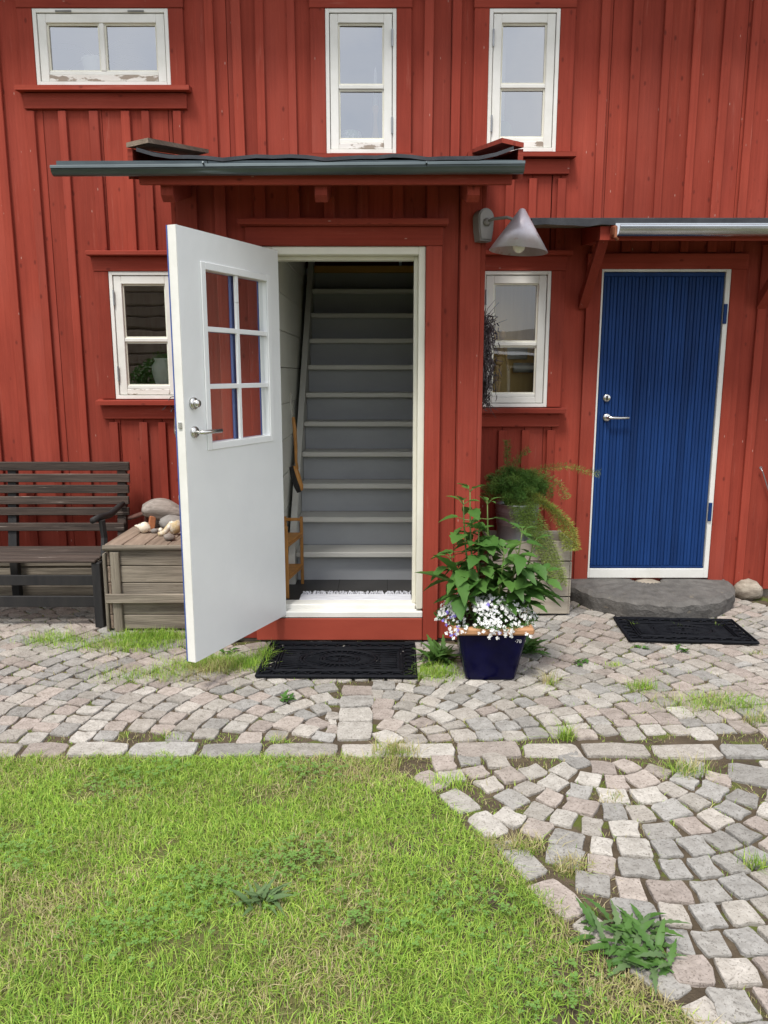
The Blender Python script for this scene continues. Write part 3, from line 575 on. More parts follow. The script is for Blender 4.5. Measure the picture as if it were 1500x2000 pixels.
ft.build('roofing_felt', 'felt', proof)
for xa, xb, sg in ((RXA - .03, RXA + .075, 1), (RXB - .075, RXB + .03, -1)):
    mb = MB().prism_x([(RYF - .03, rz(RYF) + .040), (RYB - .05, rz(RYB) + .040), (RYB - .05, rz(RYB) + .062), (RYF - .03, rz(RYF) + .062)], xa, xb)
    mb.v = [(x, y_, z + (.022 if (x > xa + .01) == (sg > 0) else 0)) for x, y_, z in mb.v]; mb.build('barge_board', 'oldwood_y' if sg > 0 else 'red', proof)
    xs = xa + .012 if sg > 0 else xb - .012
    MB().prism_x([(RYF - .02, rz(RYF) - .10), (RYB, rz(RYB) - .10), (RYB, rz(RYB) + .036), (RYF - .02, rz(RYF) + .036)], xs - .012, xs + .012).build('barge_side', 'red_h', proof)
for x_ in (-1.065, -.31, .44):
    MB().prism_x([(RYF + .02, rz(RYF) - .165), (RYF + .06, rz(RYF) - .19), (YV - .03, rz(YV) - .19), (YV - .03, rz(YV) - .101), (RYF + .02, rz(RYF) - .101)], x_ - .03, x_ + .03).build('rafter_end', 'red', proof)
def gutter(parent, xa, xb, yc, zc, r_, m, tilt=0, roll=0, name='gutter'):
    mb = MB(); n = 12; vs = []; seg = 10
    for s_ in range(seg + 1):
        x_ = xa + (xb - xa) * s_ / seg; zo = tilt * s_ / seg; rl = roll * (1 - s_ / seg)
        prof = [(-r_ - .006, .008 - rl), (-r_ - .008, -.002 - rl)] + [(-r_ * math.cos(math.pi * k / n), -r_ * math.sin(math.pi * k / n) - rl * (1 - k / n)) for k in range(n + 1)] + [(r_, .030)]
        prof += [(p[0] * .93, p[1] + .004) for p in prof[::-1]]
        vs += [(x_, yc + a, zc + b + zo) for a, b in prof]
    q = len(prof); mb.add(vs, [(i * q + k, (i + 1) * q + k, (i + 1) * q + (k + 1) % q, i * q + (k + 1) % q) for i in range(seg) for k in range(q)] + [tuple(range(q)), tuple(seg * q + k for k in range(q))[::-1]])
    return mb.build(name, m, parent, smooth=False)
gutter(proof, -1.575, .665, RYF - .070, 2.545, .038, 'gutter', tilt=.004, roll=.016)
for x_ in (-.85, .2): MB().tube([(x_, RYF - .03, rz(RYF) - .02), (x_, RYF - .08, 2.535), (x_, RYF - .13, 2.55)], .005, 6).build('gutter_bracket', 'gutter', proof)
# canopy over the blue door
CYF = 4.86
cz = lambda y_: 2.485 + (y_ - CYF) * .14
can = MB().prism_x([(CYF, cz(CYF) - .035), (YF - .002, cz(YF) - .035), (YF - .002, cz(YF) - .008), (CYF, cz(CYF) - .008)], .90, 3.4).build('door_canopy', 'oldwood', house)
vs = []; nn = 30; ft = MB()
for i in range(nn + 1):
    x_ = .885 + 2.5 * i / nn; wv = .005 * math.sin(i * 1.3) + .004 * math.sin(i * 2.9)
    for y_, dz in ((CYF - .03, -.040 + wv), (CYF - .025, .0 + wv * .5), (CYF + .1, .004), (YF - .026, .03)): vs.append((x_, y_, cz(max(y_, CYF)) + dz))
ft.add(vs, [(i * 4 + j, (i + 1) * 4 + j, (i + 1) * 4 + j + 1, i * 4 + j + 1) for i in range(nn) for j in range(3)]); ft.build('roofing_felt', 'felt', can)
bx('fascia', 'red_h', can, 1.36, 3.4, CYF - .02, CYF - .001, cz(CYF) - .125, cz(CYF) - .036, .003)
gutter(can, 1.385, 3.4, CYF - .075, cz(CYF) - .062, .048, 'gutter2')
MB().box(1.355, 1.383, CYF - .09, CYF - .02, cz(CYF) - .11, cz(CYF) - .05, .01).tube([(1.366, CYF - .10, cz(CYF) - .06), (1.366, CYF - .10, cz(CYF) - .12), (1.385, CYF - .08, cz(CYF) - .13)], .010, 8).build('gutter_clamp', 'copper', can)
for x_ in (1.335, 2.53):
    br = MB(); br.prism_x([(YF - .028, 2.0), (YF - .028, 2.09), (CYF + .085, cz(CYF) - .115), (CYF + .02, cz(CYF) - .115)], x_ - .03, x_ + .03); br.build('bracket', 'red', can)
    MB().prism_x([(YF - .028, cz(YF) - .15), (YF - .028, cz(YF) - .04), (CYF, cz(CYF) - .04), (CYF, cz(CYF) - .12)], x_ - .032, x_ + .032).build('rafter', 'red', can)

# ---- blue door
a, b, c, d = DOOR2
fr = MB().box(a, a + .012, YF - .03, YF + .07, c, d, .002).box(b - .032, b, YF - .03, YF + .07, c, d, .002).box(a + .012, b - .032, YF - .03, YF + .07, d - .016, d, .002).box(a + .012, b - .032, YF - .032, YF + .07, c, c + .068, .003)
fr.build('blue_door_frame', 'white', house)
bd = MB().box(a + .014, b - .034, YF - .008, YF + .04, c + .070, d - .018, .003)
nb = 17; lx0, lx1 = a + .016, b - .036; bw = (lx1 - lx0) / nb
bdoor = bd.build('blue_door', 'doorblue', house)
for i in range(nb):
    xa = lx0 + bw * i; mb = MB().box(xa + .0025, xa + bw * .46, YF - .019, YF - .0085, c + .088, d - .048, .0028).box(xa + bw * .49, xa + bw - .0025, YF - .019, YF - .0085, c + .088, d - .048, .0028); mb.build('door_board', 'doorblue', bdoor)
bx('top_rail', 'doorblue', bdoor, lx0, lx1, YF - .018, YF - .0085, d - .046, d - .020, .002); bx('bottom_rail', 'doorblue', bdoor, lx0, lx1, YF - .024, YF - .0085, c + .071, c + .086, .002)
for hz in (.55, 1.90): bx('hinge', 'doorblue', bdoor, b - .036, b - .012, YF - .044, YF - .031, hz, hz + .13, .003)
RX = Matrix.Rotation(R(90), 4, 'X')
def disc(c, r_, h_, n=24): return MB().lathe([(r_ * .6, 0), (r_, .0), (r_, h_ * .6), (r_ * .86, h_)], c, n, mat=RX)
hx, hz = W(1183, 815, YF); lk = W(1183, 777, YF)
hd = disc((hx, YF - .019, hz), .027, .012); hd.tube([(hx, YF - .025, hz), (hx, YF - .062, hz), (hx + .008, YF - .070, hz), (hx + .14, YF - .070, hz - .001)], [.010, .010, .010, .0095], 10); hd.build('handle', 'steel', bdoor, smooth=True)
lock = disc((lk[0], YF - .019, lk[1]), .026, .014).build('lock', 'steel', bdoor, smooth=True)
MB().box(lk[0] - .007, lk[0] + .007, YF - .036, YF - .0335, lk[1] - .015, lk[1] + .015).build('keyhole', 'bench_dk', bdoor)
bx('casing', 'red', house, a - .098, a - .001, YF - .034, YF - .001, .06, d, .003); bx('casing', 'red', house, b + .001, b + .105, YF - .034, YF - .001, .06, d, .003)
bx('casing_header', 'red_h', house, a - .10, b + .11, YF - .036, YF - .001, d + .001, d + .10, .003)

# ---- the open white door of the porch (built about its hinge)
door = bpy.data.objects.new('open_door', None)
HX, HY = -.600, YV - .020
LW, LB, LT = .838, .168, 2.062
gu0, gu1, gv0, gv1 = .125, .648, 1.238 - LB, 2.058 - LB       # glazed opening, along and up the leaf
mb = MB(); T = .024
for a, b, c, d in cut(0, LW, 0, LT, [(gu0, gu1, gv0, gv1)]): mb.box(a, b, -T, T, c, d)
door = mb.build('open_door', 'doorwhite', house, local=True)
ang = math.atan2(-.908, -.418); door.location = (HX - 0, HY - YF, LB); door.rotation_euler = (0, 0, ang)
door['label'] = 'white inner face of the open porch door'
def dl(name, mb, m, **k): return mb.build(name, m, door, local=True, **k)
dl('outer_face', MB().box(.0, LW, -T - .004, -T - .0005, 0, .0 + gv0 - .04).box(0, gu0 - .03, -T - .004, -T - .0005, gv0 - .04, gv1 + .04).box(gu1 + .03, LW, -T - .004, -T - .0005, gv0 - .04, gv1 + .04).box(0, LW, -T - .004, -T - .0005, gv1 + .04, LT), 'bluetrim')
dl('edge_strip', MB().box(LW + .0005, LW + .004, -T - .004, T - .001, .0, LT), 'white')
dl('edge_line', MB().box(LW + .0045, LW + .0062, -T - .005, -T + .001, .0, LT), 'bluetrim')
for y_, m_, t_ in ((T, 'doorwhite', .008), (-T - .004, 'bluetrim', -.008)):
    y0, y1 = sorted((y_ + .0006 * (1 if t_ > 0 else -1), y_ + t_)); e_ = .034
    dl('glazing_trim', MB().box(gu0 - e_, gu0, y0, y1, gv0 - e_, gv1 + e_, .002).box(gu1, gu1 + e_, y0, y1, gv0 - e_, gv1 + e_, .002).box(gu0, gu1, y0, y1, gv0 - e_, gv0, .002).box(gu0, gu1, y0, y1, gv1, gv1 + e_, .002), m_)
gw, gh = gu1 - gu0, gv1 - gv0
for y0, y1, m_ in ((.008, T - .002, 'doorwhite'), (-T, -.008, 'bluetrim')):
    dl('muntin', MB().box(gu0 + gw / 2 - .012, gu0 + gw / 2 + .012, y0, y1, gv0, gv1, .002), m_)
    for k in (1, 2): dl('muntin', MB().box(gu0, gu1, y0 + .0005, y1 - .0005, gv0 + gh * k / 3 - .012, gv0 + gh * k / 3 + .012, .002), m_)
for i in range(2):
    for k in range(3):
        a, b, c, d = gu0 + gw * i / 2, gu0 + gw * (i + 1) / 2, gv0 + gh * k / 3, gv0 + gh * (k + 1) / 3
        dl('pane', MB().add([(a, .001, c), (b, .001, c), (b, .001, d), (a, .001, d)], [(3, 2, 1, 0)]), 'glass_door')
hu, hv = .775, 1.300 - LB
RXm = Matrix.Rotation(R(-90), 4, 'X')
def disc2(c, r_, h_): return MB().lathe([(r_ * .6, 0), (r_, .0), (r_, h_ * .6), (r_ * .86, h_)], c, 24, mat=RXm)
hd = disc2((hu, T, hv), .028, .012); hd.tube([(hu, T, hv), (hu, T + .05, hv), (hu - .008, T + .058, hv), (hu - .135, T + .058, hv)], [.010, .010, .0105, .010], 10); dl('handle', hd, 'steel', smooth=True)
hd = MB().lathe([(.017, 0), (.028, 0), (.028, -.01), (.024, -.014)], (hu, -T - .004, hv), 24, mat=RXm); hd.tube([(hu, -T - .004, hv), (hu, -T - .055, hv), (hu - .13, -T - .06, hv)], .010, 10); dl('handle', hd, 'steel', smooth=True)
lk = disc2((hu, T, hv + .135), .029, .016); lk.lathe([(.019, 0), (.019, .022), (.016, .026)], (hu, T + .010, hv + .135), 20, mat=RXm); dl('lock', lk, 'steel', smooth=True)
dl('latch', MB().box(LW + .004, LW + .012, -.010, .010, hv + .02, hv + .05, .002), 'steel')
for z_ in (.25, 1.05, 1.80): dl('hinge', MB().tube([(-.006, -T - .006, z_ - .05), (-.006, -T - .006, z_ + .05)], .008, 8), 'steel')
# ================================================================== STAIRCASE
RISE, GOING, SY = .205, .17, 4.97
st = thing('staircase', (-.1, SY, .2), 'steep grey painted wooden staircase seen through the open porch doorway', 'staircase')
for k in range(1, 11):
    zt = .2 + RISE * k; y0 = SY + GOING * (k - 1)
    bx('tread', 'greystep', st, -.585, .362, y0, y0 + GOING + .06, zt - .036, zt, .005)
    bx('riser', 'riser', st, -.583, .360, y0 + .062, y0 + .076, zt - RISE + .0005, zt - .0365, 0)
zt = .2 + RISE * 11; y0 = SY + GOING * 10
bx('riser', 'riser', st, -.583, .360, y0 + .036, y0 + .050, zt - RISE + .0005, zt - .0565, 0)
bx('landing_edge', 'yellowwood', st, -.583, .360, y0, y0 + .06, zt - .056, zt - .001, .004)
for xa, xb in ((-.628, -.586), (.363, .384)):
    sl_ = RISE / GOING; y1 = SY + GOING * 10.6; zb = .2
    MB().prism_x([(SY + .10, zb), (SY - .05, zb), (SY - .05, zb + .20), (y1, zb + .20 + sl_ * (y1 - SY + .05)), (y1, zb + sl_ * (y1 - SY - .10))], xa, xb).build('stringer', 'greystep', st)
bx('stair_pipe', 'white', house, .13, .155, 6.95, 6.98, 2.44, 4.36, .004)
# bamboo shoe rack
sr = thing('shoe_rack', (-.6, 4.74, .2), 'small two-tier bamboo shoe rack inside the doorway beside the stairs', 'shoe rack')
RK = {(0, 0): (-.646, 4.60), (1, 0): (-.598, 4.60), (0, 1): (-.646, 4.93), (1, 1): (-.540, 4.93)}
for (i, k), (x_, y_) in RK.items(): bx('post', 'bamboo', sr, x_ - .010, x_ + .010, y_ - .010, y_ + .010, .2, .655)
for k in (0, 1): MB().tube([(RK[(0, k)][0], RK[(0, k)][1], .635), (RK[(1, k)][0], RK[(1, k)][1], .635)], .011, 6).build('rail', 'bamboo', sr)
for z_ in (.33, .54):
    for i in (0, 1): MB().tube([(*RK[(i, 0)], z_ - .012), (*RK[(i, 1)], z_ - .012)], .010, 6).build('rail', 'bamboo', sr)
    for k in range(11):
        f = (k + .5) / 11; y_ = 4.60 + .33 * f; bx('slat', 'bamboo', sr, -.650, -.598 + .058 * f + .008, y_ - .011, y_ + .011, z_, z_ + .009, .002)
# broom hanging on the stair side
br = thing('hand_brush', (-.565, 4.90, .82), 'hand brush with curved wooden handle and black bristles hanging by the stairs', 'brush')
MB().tube([(-.575, 4.90, 1.30), (-.567, 4.90, 1.22), (-.563, 4.90, 1.10), (-.563, 4.90, 1.02), (-.556, 4.90, .97)], [.010, .012, .011, .009, .010], 8).build('handle', 'bamboo', br, smooth=True)
MB().tube([(-.574, 4.90, .99), (-.556, 4.90, .93), (-.535, 4.90, .86), (-.53, 4.90, .83)], [.016, .020, .018, .010], 8, flat=.8).build('brush_back', 'bamboo', br, smooth=True)
MB().tube([(-.592, 4.895, .985), (-.578, 4.895, .92), (-.556, 4.895, .855), (-.546, 4.895, .82)], [.018, .024, .024, .016], 8, flat=.8).build('bristles', 'brush', br)
MB().tube([(-.592, 4.90, 1.45), (-.580, 4.90, 1.30)], .006, 6).build('hook_rod', 'steel', br)
# rag rug
rg = thing('rag_rug', (-.2, 4.62, .2), 'pale woven rag rug with white fringe just inside the threshold', 'rug')
bx('weave', 'rag', rg, -.52, .17, 4.54, 4.655, .201, .211, .004)
mb = MB()
for i in range(150):
    x_ = -.515 + .68 * i / 149; a = rnd.uniform(-.9, .9); l_ = rnd.uniform(.02, .045); mb.tube([(x_, 4.653, .207), (x_ + math.sin(a) * l_ * .5, 4.657 + l_ * .5, .214 + rnd.uniform(0, .012)), (x_ + math.sin(a) * l_, 4.66 + l_ * math.cos(a), .206 + rnd.uniform(0, .015))], .0022, 4, cap=False)
o = mb.build('fringe', 'rag', rg); o['kind'] = 'stuff'

# ================================================================== LAMP
LX, LZ = W(944, 440, YV - .06)
lp = thing('wall_lamp', (LX, YV, LZ), 'wall lamp with a grey metal cone shade on the porch corner', 'lamp')
ra = Matrix.Rotation(R(24), 4, 'Z')
def place(mb, c, mat): mb.v = [tuple(Vector(c) + mat @ Vector(v)) for v in mb.v]; return mb
pts = []
for k in range(13): a = math.pi * k / 12; pts.append((.048 * math.cos(a), .035 + .048 * math.sin(a)))
pts += [(-.044, -.03), (-.034, -.085), (.034, -.085), (.044, -.03)]
place(MB().prism(pts, -.03, .03), (LX, YV - .058, LZ), ra).build('back_plate', 'lampplate', lp)
place(MB().prism([(x * .86, z * .9 + .002) for x, z in pts], -.036, -.030), (LX, YV - .058, LZ), ra).build('plate_cover', 'lampplate', lp)
AX, AZ = W(1015, 407, 4.27); BZ = W(1015, 491, 4.27)[1]
p0 = Vector((LX + .015, YV - .095, LZ + .01))
place(MB().lathe([(.022, 0), (.020, .02), (.012, .024)], (0, 0, 0), 16, mat=RX), p0 + Vector((0, .012, 0)), Matrix.Identity(4)).build('rosette', 'lampplate', lp, smooth=True)
MB().tube([p0, p0 + Vector((.03, -.02, .012)), p0 + Vector((.10, -.04, .016)), p0 + Vector((.135, -.045, .004)), (AX - .012, 4.27, AZ - .085)], .0085, 10).build('arm', 'lampplate', lp, smooth=True)
tm = Matrix.Rotation(R(4), 4, 'Y')
H_ = AZ - BZ; shp = [(.004, H_), (.014, H_ - .003), (.156, 0.0), (.153, 0.0), (.012, H_ - .012)]
MB().lathe(shp, (AX, 4.27, BZ), 48, cap0=True, cap1=True, mat=tm).build('shade', 'lamp', lp, smooth=False)
for pl in lp.children[-1].data.polygons: pl.use_smooth = True
MB().lathe([(.012, .13), (.015, .10), (.028, .06), (.034, .03), (.030, .008), (.014, -.006), (.002, -.009)], (AX, 4.27, BZ), 16, mat=tm).build('bulb', 'bulb', lp, smooth=True)

# ================================================================== BENCH
bn = thing('garden_bench', (-2.45, 4.9, 0), 'dark weathered slatted garden bench against the red wall', 'bench')
BXA, BXB = -3.15, -1.722
for yp0, yp1 in ((903, 920), (926, 942), (947, 963), (969, 984), (990, 1005), (1019, 1034)):
    zc0, zc1 = W(100, yp1, 5.16)[1], W(100, yp0, 5.16)[1]; lean = (zc1 - .45) * .16
    mb = MB().box(BXA, BXB - rnd.uniform(0, .01) - (.03 if yp0 > 1010 else 0), 5.09 + lean, 5.112 + lean, zc0, zc1, .004, .0015); mb.build('back_slat', 'bench', bn)
for x_ in (-3.08, -2.53, -1.785):
    MB().prism_x([(5.107, .40), (5.15, .40), (5.238, .955), (5.196, .955)], x_ - .028, x_ + .028).build('back_post', 'bench_dk' if x_ < -2 else 'bench', bn)
    MB().box(x_ - .027, x_ + .027, 5.10, 5.15, 0, .41, .004).build('leg', 'bench_dk', bn)
    if x_ < -3 or x_ > -2:
        MB().box(x_ - .027, x_ + .027, 4.62, 4.675, 0, .42, .004).build('leg', 'bench_dk', bn)
        MB().box(x_ - .026, x_ + .026, 4.676, 5.099, .355, .405, .004).build('seat_rail', 'bench_dk', bn)
        MB().box(x_ - .024, x_ + .024, 4.68, 5.099, .14, .19, .004).build('stretcher', 'bench_dk', bn)
        MB().tube([(x_ + .02, 4.72, .44), (x_ + .015, 4.76, .55), (x_ + .01, 4.75, .665)], .022, 6).build('arm_post', 'bench_dk', bn)
        MB().tube([(x_ - .03, 4.70, .672), (x_ - .012, 4.76, .678), (x_ + .01, 4.9, .672), (x_ + .018, 5.06, .70), (x_ + .02, 5.12, .705)], [.024, .028, .026, .024, .02], 8, flat=.8).build('armrest', 'bench_dk', bn, smooth=True)
for k in range(5): bx('seat_slat', 'bench', bn, BXA, BXB - .06, 4.61 + k * .082, 4.61 + k * .082 + .072, .422 - .003 * abs(k - 2) + (.006 if k == 0 else 0), .445 - .003 * abs(k - 2), .005, .001)
bx('front_rail', 'bench_dk', bn, BXA, -1.81, 4.64, 4.662, .27, .335, .003)
bx('front_rail', 'bench_dk', bn, BXA, -1.81, 4.64, 4.662, .13, .20, .003)
# old beams lying under the bench
for i, (y_, z0, z1, lab) in enumerate(((5.16, .0, .125, 'lower grey weathered timber beam lying behind the bench'), (5.18, .127, .25, 'middle grey weathered timber beam stacked behind the bench'), (5.17, .252, .37, 'topmost grey weathered timber beam stacked behind the bench'))):
    tag(recenter(MB().box(-3.3, -1.74 - .02 * i, y_, y_ + .12, z0 + .001, z1, .012, .004).build('timber_beam', 'oldwood')), lab, 'beam', 'old beams under the bench')

# ================================================================== CHEST AND WHAT LIES ON IT
CXA, CXB, CYA, CYB, CZ = -1.695, -1.150, 4.545, 5.27, .515
ch = thing('wooden_chest', ((CXA + CXB) / 2, (CYA + CYB) / 2, 0), 'weathered grey plank chest with a hinged lid beside the bench', 'chest')
zs = [.012, .105, .225, .31, .415, CZ]
for a, b in zip(zs, zs[1:]):
    bx('front_plank', 'oldwood', ch, CXA + .02, CXB, CYA + .02, CYA + .042, a + .002, b - .002, .004, .0015)
    bx('side_plank', 'oldwood_y', ch, CXA, CXA + .019, CYA + .022, CYB, a + .002, b - .002, .004, .0015)
    bx('side_plank', 'oldwood_y', ch, CXB - .019 + .02, CXB + .02, CYA + .022, CYB, a + .002, b - .002, .004)
bx('corner_post', 'oldwood_v', ch, CXA + .03, CXA + .085, CYA, CYA + .019, .0, CZ - .01, .004, .002)
bx('corner_post', 'oldwood_v', ch, CXA - .020, CXA - .001, CYA + .005, CYA + .06, .0, CZ - .02, .004, .003)
bx('cross_batten', 'oldwood', ch, CXA - .006, CXB, CYA - .023, CYA - .001, .190, .248, .004, .002)
bx('back_panel', 'oldwood', ch, CXA, CXB, CYB - .02, CYB, .02, CZ, .003)
x_ = CXA - .01; k = 0
while x_ < CXB - .02:
    wd = (.115, .135, .14, .12, .10)[k % 5]; bx('lid_plank', 'oldwood_y', ch, x_ + .002, min(x_ + wd, CXB + .02) - .002, CYA + .025, CYB, CZ + .012, CZ + .036, .004, .0015); x_ += wd; k += 1
MB().tube([(CXA - .012, CYA + .008, CZ + .016), (CXB + .02, CYA + .008, CZ + .018)], .017, 8).build('lid_edge', 'oldwood', ch)
bx('lid_edge', 'oldwood', ch, CXA + .03, CXB, CYA + .026, CYA + .04, CZ + .0, CZ + .0115, .002)
LZt = CZ + .037
def single(mb, name, m, label, cat, group=None, smooth=True): return tag(recenter(mb.build(name, m, smooth=smooth)), label, cat, group)
x_, y_ = -1.565, 4.90
sh = MB(); ax = Vector((1, -.25, -.12)).normalized(); prof = [(-.062, .003), (-.048, .010), (-.040, .009), (-.031, .018), (-.024, .017), (-.010, .030), (.004, .037), (.020, .035), (.036, .024), (.052, .006)]
sh.tube([Vector((x_, y_, LZt + .037)) + ax * a for a, b in prof], [b for a, b in prof], 14); single(sh, 'whelk_shell', 'shell', 'cream spiral whelk shell on the chest lid', 'shell')
for i, (x_, y_, r_, lab) in enumerate(((-1.49, 4.89, (.025, .018, .017), 'small round grey pebble next to the whelk shell'), (-1.455, 4.91, (.015, .014, .017), 'tiny pale pebble between the round pebble and the bone'))):
    single(MB().blob((x_, y_, LZt + r_[2] * .9), r_, i + 3, 2, .12), 'pebble', 'greystone' if i == 0 else 'shell', lab, 'pebble', 'pebbles on the chest')
single(MB().blob((-1.405, 5.0, LZt + .048), (.085, .06, .050), 9, 3, .12), 'beach_stone', 'greystone', 'large flat-oval grey beach stone on the chest', 'stone')
x_, y_ = -1.385, 4.80
bo = MB(); bo.tube([(x_ - .055, y_, LZt + .010), (x_ - .02, y_ + .01, LZt + .018), (x_ + .005, y_ + .02, LZt + .05), (x_ + .03, y_ + .03, LZt + .075)], [.013, .019, .018, .022], 10); bo.blob((x_ + .045, y_ + .035, LZt + .05), (.040, .03, .048), 4, 2, .35, 3); single(bo, 'animal_bone', 'bone', 'bleached white animal bone with a yellow hollow on the chest', 'bone')
single(MB().blob((-1.335, 4.67, LZt + .022), (.034, .03, .024), 6, 2, .4, 3), 'driftwood_knot', 'drift', 'small brown knotted wood lump at the front of the chest lid', 'driftwood')
mb = MB().box(-.020, .020, -.02, .02, 0, .085, .004); place(mb, (-1.555, 5.04, LZt), Matrix.Rotation(R(25), 4, 'Z') @ Matrix.Rotation(R(9), 4, 'Y')); single(mb, 'brick_piece', 'brick', 'orange broken brick piece standing on the chest', 'brick', smooth=False)
x_, y_ = -1.49, 5.10; mb = MB(); rows, cols = 14, 40; vs = []
for i in range(rows + 1):
    u = i / rows; rr = math.sin(math.pi * (.09 + .86 * u)) ** .55
    for j in range(cols):
        a = 2 * math.pi * j / cols; gr = 1 + .13 * (abs(math.sin(a * 2.5 + u * .8)) - .5) * (1.1 - u * .7) + .05 * mnoise.noise(Vector((u * 4, a * 2, 1)))
        vs.append((x_ - .13 + .28 * u, y_ + .08 * rr * math.cos(a) * gr - .03 * u, LZt + .118 + .02 * math.sin(u * 3) + .072 * rr * math.sin(a) * gr - .03 * u))
mb.add(vs, [(i * cols + j, i * cols + (j + 1) % cols, (i + 1) * cols + (j + 1) % cols, (i + 1) * cols + j) for i in range(rows) for j in range(cols)] + [tuple(range(cols))[::-1], tuple(rows * cols + j for j in range(cols))]); mb.blob((x_ - .02, y_ + .03, LZt + .035), (.05, .05, .036), 3, 2, .2); mb.blob((x_ + .09, y_ + .02, LZt + .03), (.05, .05, .032), 5, 2, .2)
single(mb, 'driftwood_block', 'drift', 'big grooved silver-grey driftwood block on the chest', 'driftwood')
x_, y_ = -1.665, 5.13; mb = MB(); mb.tube([(x_ + .062 * math.cos(a), y_ + .05 * math.sin(a), LZt + .075 + .02 * math.cos(a)) for a in [2 * math.pi * k / 24 for k in range(25)]], .012, 8, cap=False); mb.tube([(x_ + .045, y_, LZt), (x_ + .055, y_, LZt + .09)], .014, 6); single(mb, 'iron_ring', 'rust', 'rusty iron ring on the back of the chest', 'ring')
mb = MB().blob((-1.36, 5.20, LZt + .155), (.045, .05, .125), 12, 3, .22); mb.blob((-1.35, 5.19, LZt + .02), (.05, .05, .03), 2, 2, .1); single(mb, 'standing_stone', 'rock', 'tall pale striped stone standing at the back of the chest', 'stone')
dh = thing('hanging_driftwood', (-1.36, YF - .05, 1.10), 'oval grey driftwood piece hanging on the wall behind the open door', 'driftwood')
mb = MB().blob((-1.375, YF - .055, 1.22), (.065, .022, .17), 21, 3, .18); mb.build('driftwood_piece', 'drift', dh, smooth=True)
mb = MB()
for k in range(5):
    p = Vector((-1.41 + rnd.uniform(-.02, .03), YF - .06, 1.42)); pts = [p]
    for j in range(6): p = p + Vector((rnd.uniform(-.03, .03), rnd.uniform(-.012, .01), -.018 + rnd.uniform(-.02, .02))); pts.append(p)
    mb.tube(pts, .0028, 5)
mb.build('curly_twig', 'twig', dh)

# ================================================================== WREATH
wr = thing('twig_wreath', (.62, 4.87, 1.34), 'dark dried twig wreath hanging on the porch side by the window', 'wreath')
mb = MB(); WC = Vector((.60, 4.90, 1.655))
for k in range(1150):
    a = rnd.uniform(0, 2 * math.pi); rr = .20 + rnd.gauss(0, .035); p = WC + Vector((rnd.gauss(.012, .030), math.cos(a) * rr, math.sin(a) * rr * 1.1)); t = Vector((rnd.gauss(0, .35), -math.sin(a) + rnd.gauss(0, .5), math.cos(a) + rnd.gauss(0, .5))).normalized(); l_ = rnd.uniform(.03, .09)
    p.x = max(p.x, .555); q = p + t * l_; q.x = max(q.x, .552); mb.tube([p, (p + q) / 2 + Vector((rnd.uniform(-.008, .008),) * 3), q], [.0032, .003, .0016], 4, cap=False)
mb.build('twigs', 'twig', wr)['kind'] = 'stuff'
mb = MB()
for k in range(16):
    a = rnd.uniform(.2, 2.9) if k < 9 else rnd.uniform(3.6, 5.8); p = WC + Vector((0.02, math.cos(a) * .2, math.sin(a) * .24)); s_ = 1 if k < 9 else -1; l_ = rnd.uniform(.06, .17)
    mb.tube([p, p + Vector((.02 + rnd.uniform(0, .04), -.02, s_ * l_ * .5)), p + Vector((.03 + rnd.uniform(0, .10), -.03, s_ * l_ * .85))], [.003, .0022, .001], 4, cap=False)
mb.build('loose_twigs', 'twig', wr)

# ================================================================== DOORSTEP
MX, MY, MR, MZ = 1.877, 5.335, .585, .128
ms = MB(); n = 90; hole = .10; vs = []
for i in range(n + 1):
    a = math.pi + math.pi * i / n; wv = 1 + .012 * math.sin(i * .45) + .022 * mnoise.noise(Vector((i * .13, 3, 1))); ca, sa = math.cos(a), math.sin(a)
    for r_, z_ in ((hole, -.03), (hole, MZ - .014), (hole + .02, MZ - .003 + .003 * math.sin(i)), (MR * .55, MZ + .002), (MR * wv - .03, MZ - .004), (MR * wv, MZ - .028), (MR * wv + .012 * mnoise.noise(Vector((i * .21, 9, 4))), MZ * (.5 + .2 * mnoise.noise(Vector((i * .17, 1, 8))))), (MR * wv - .012, .0), (MR * wv - .02, -.03)): vs.append((MX + ca * r_, MY + sa * r_, z_ + (.004 * math.sin(i * .9) if r_ > hole + .05 else 0)))
q = 9; ms.add(vs, [(i * q + k, (i + 1) * q + k, (i + 1) * q + k + 1, i * q + k + 1) for i in range(n) for k in range(q - 1)])
tag(recenter(ms.build('millstone_step', 'mill', smooth=False)), 'half round worn grey millstone doorstep below the blue door', 'millstone')
single(MB().blob((MX, MY - .035, MZ - .035), (.105, .062, .038), 31, 3, .15), 'filler_stone', 'rock', 'pinkish stone filling the notch of the millstone', 'stone')
x_, y_ = G(1467, 1172); single(MB().blob((x_, y_ + .06, .055), (.10, .075, .075), 17, 3, .25, 2.5), 'striped_rock', 'rock', 'pale striped lump of rock right of the millstone', 'rock')

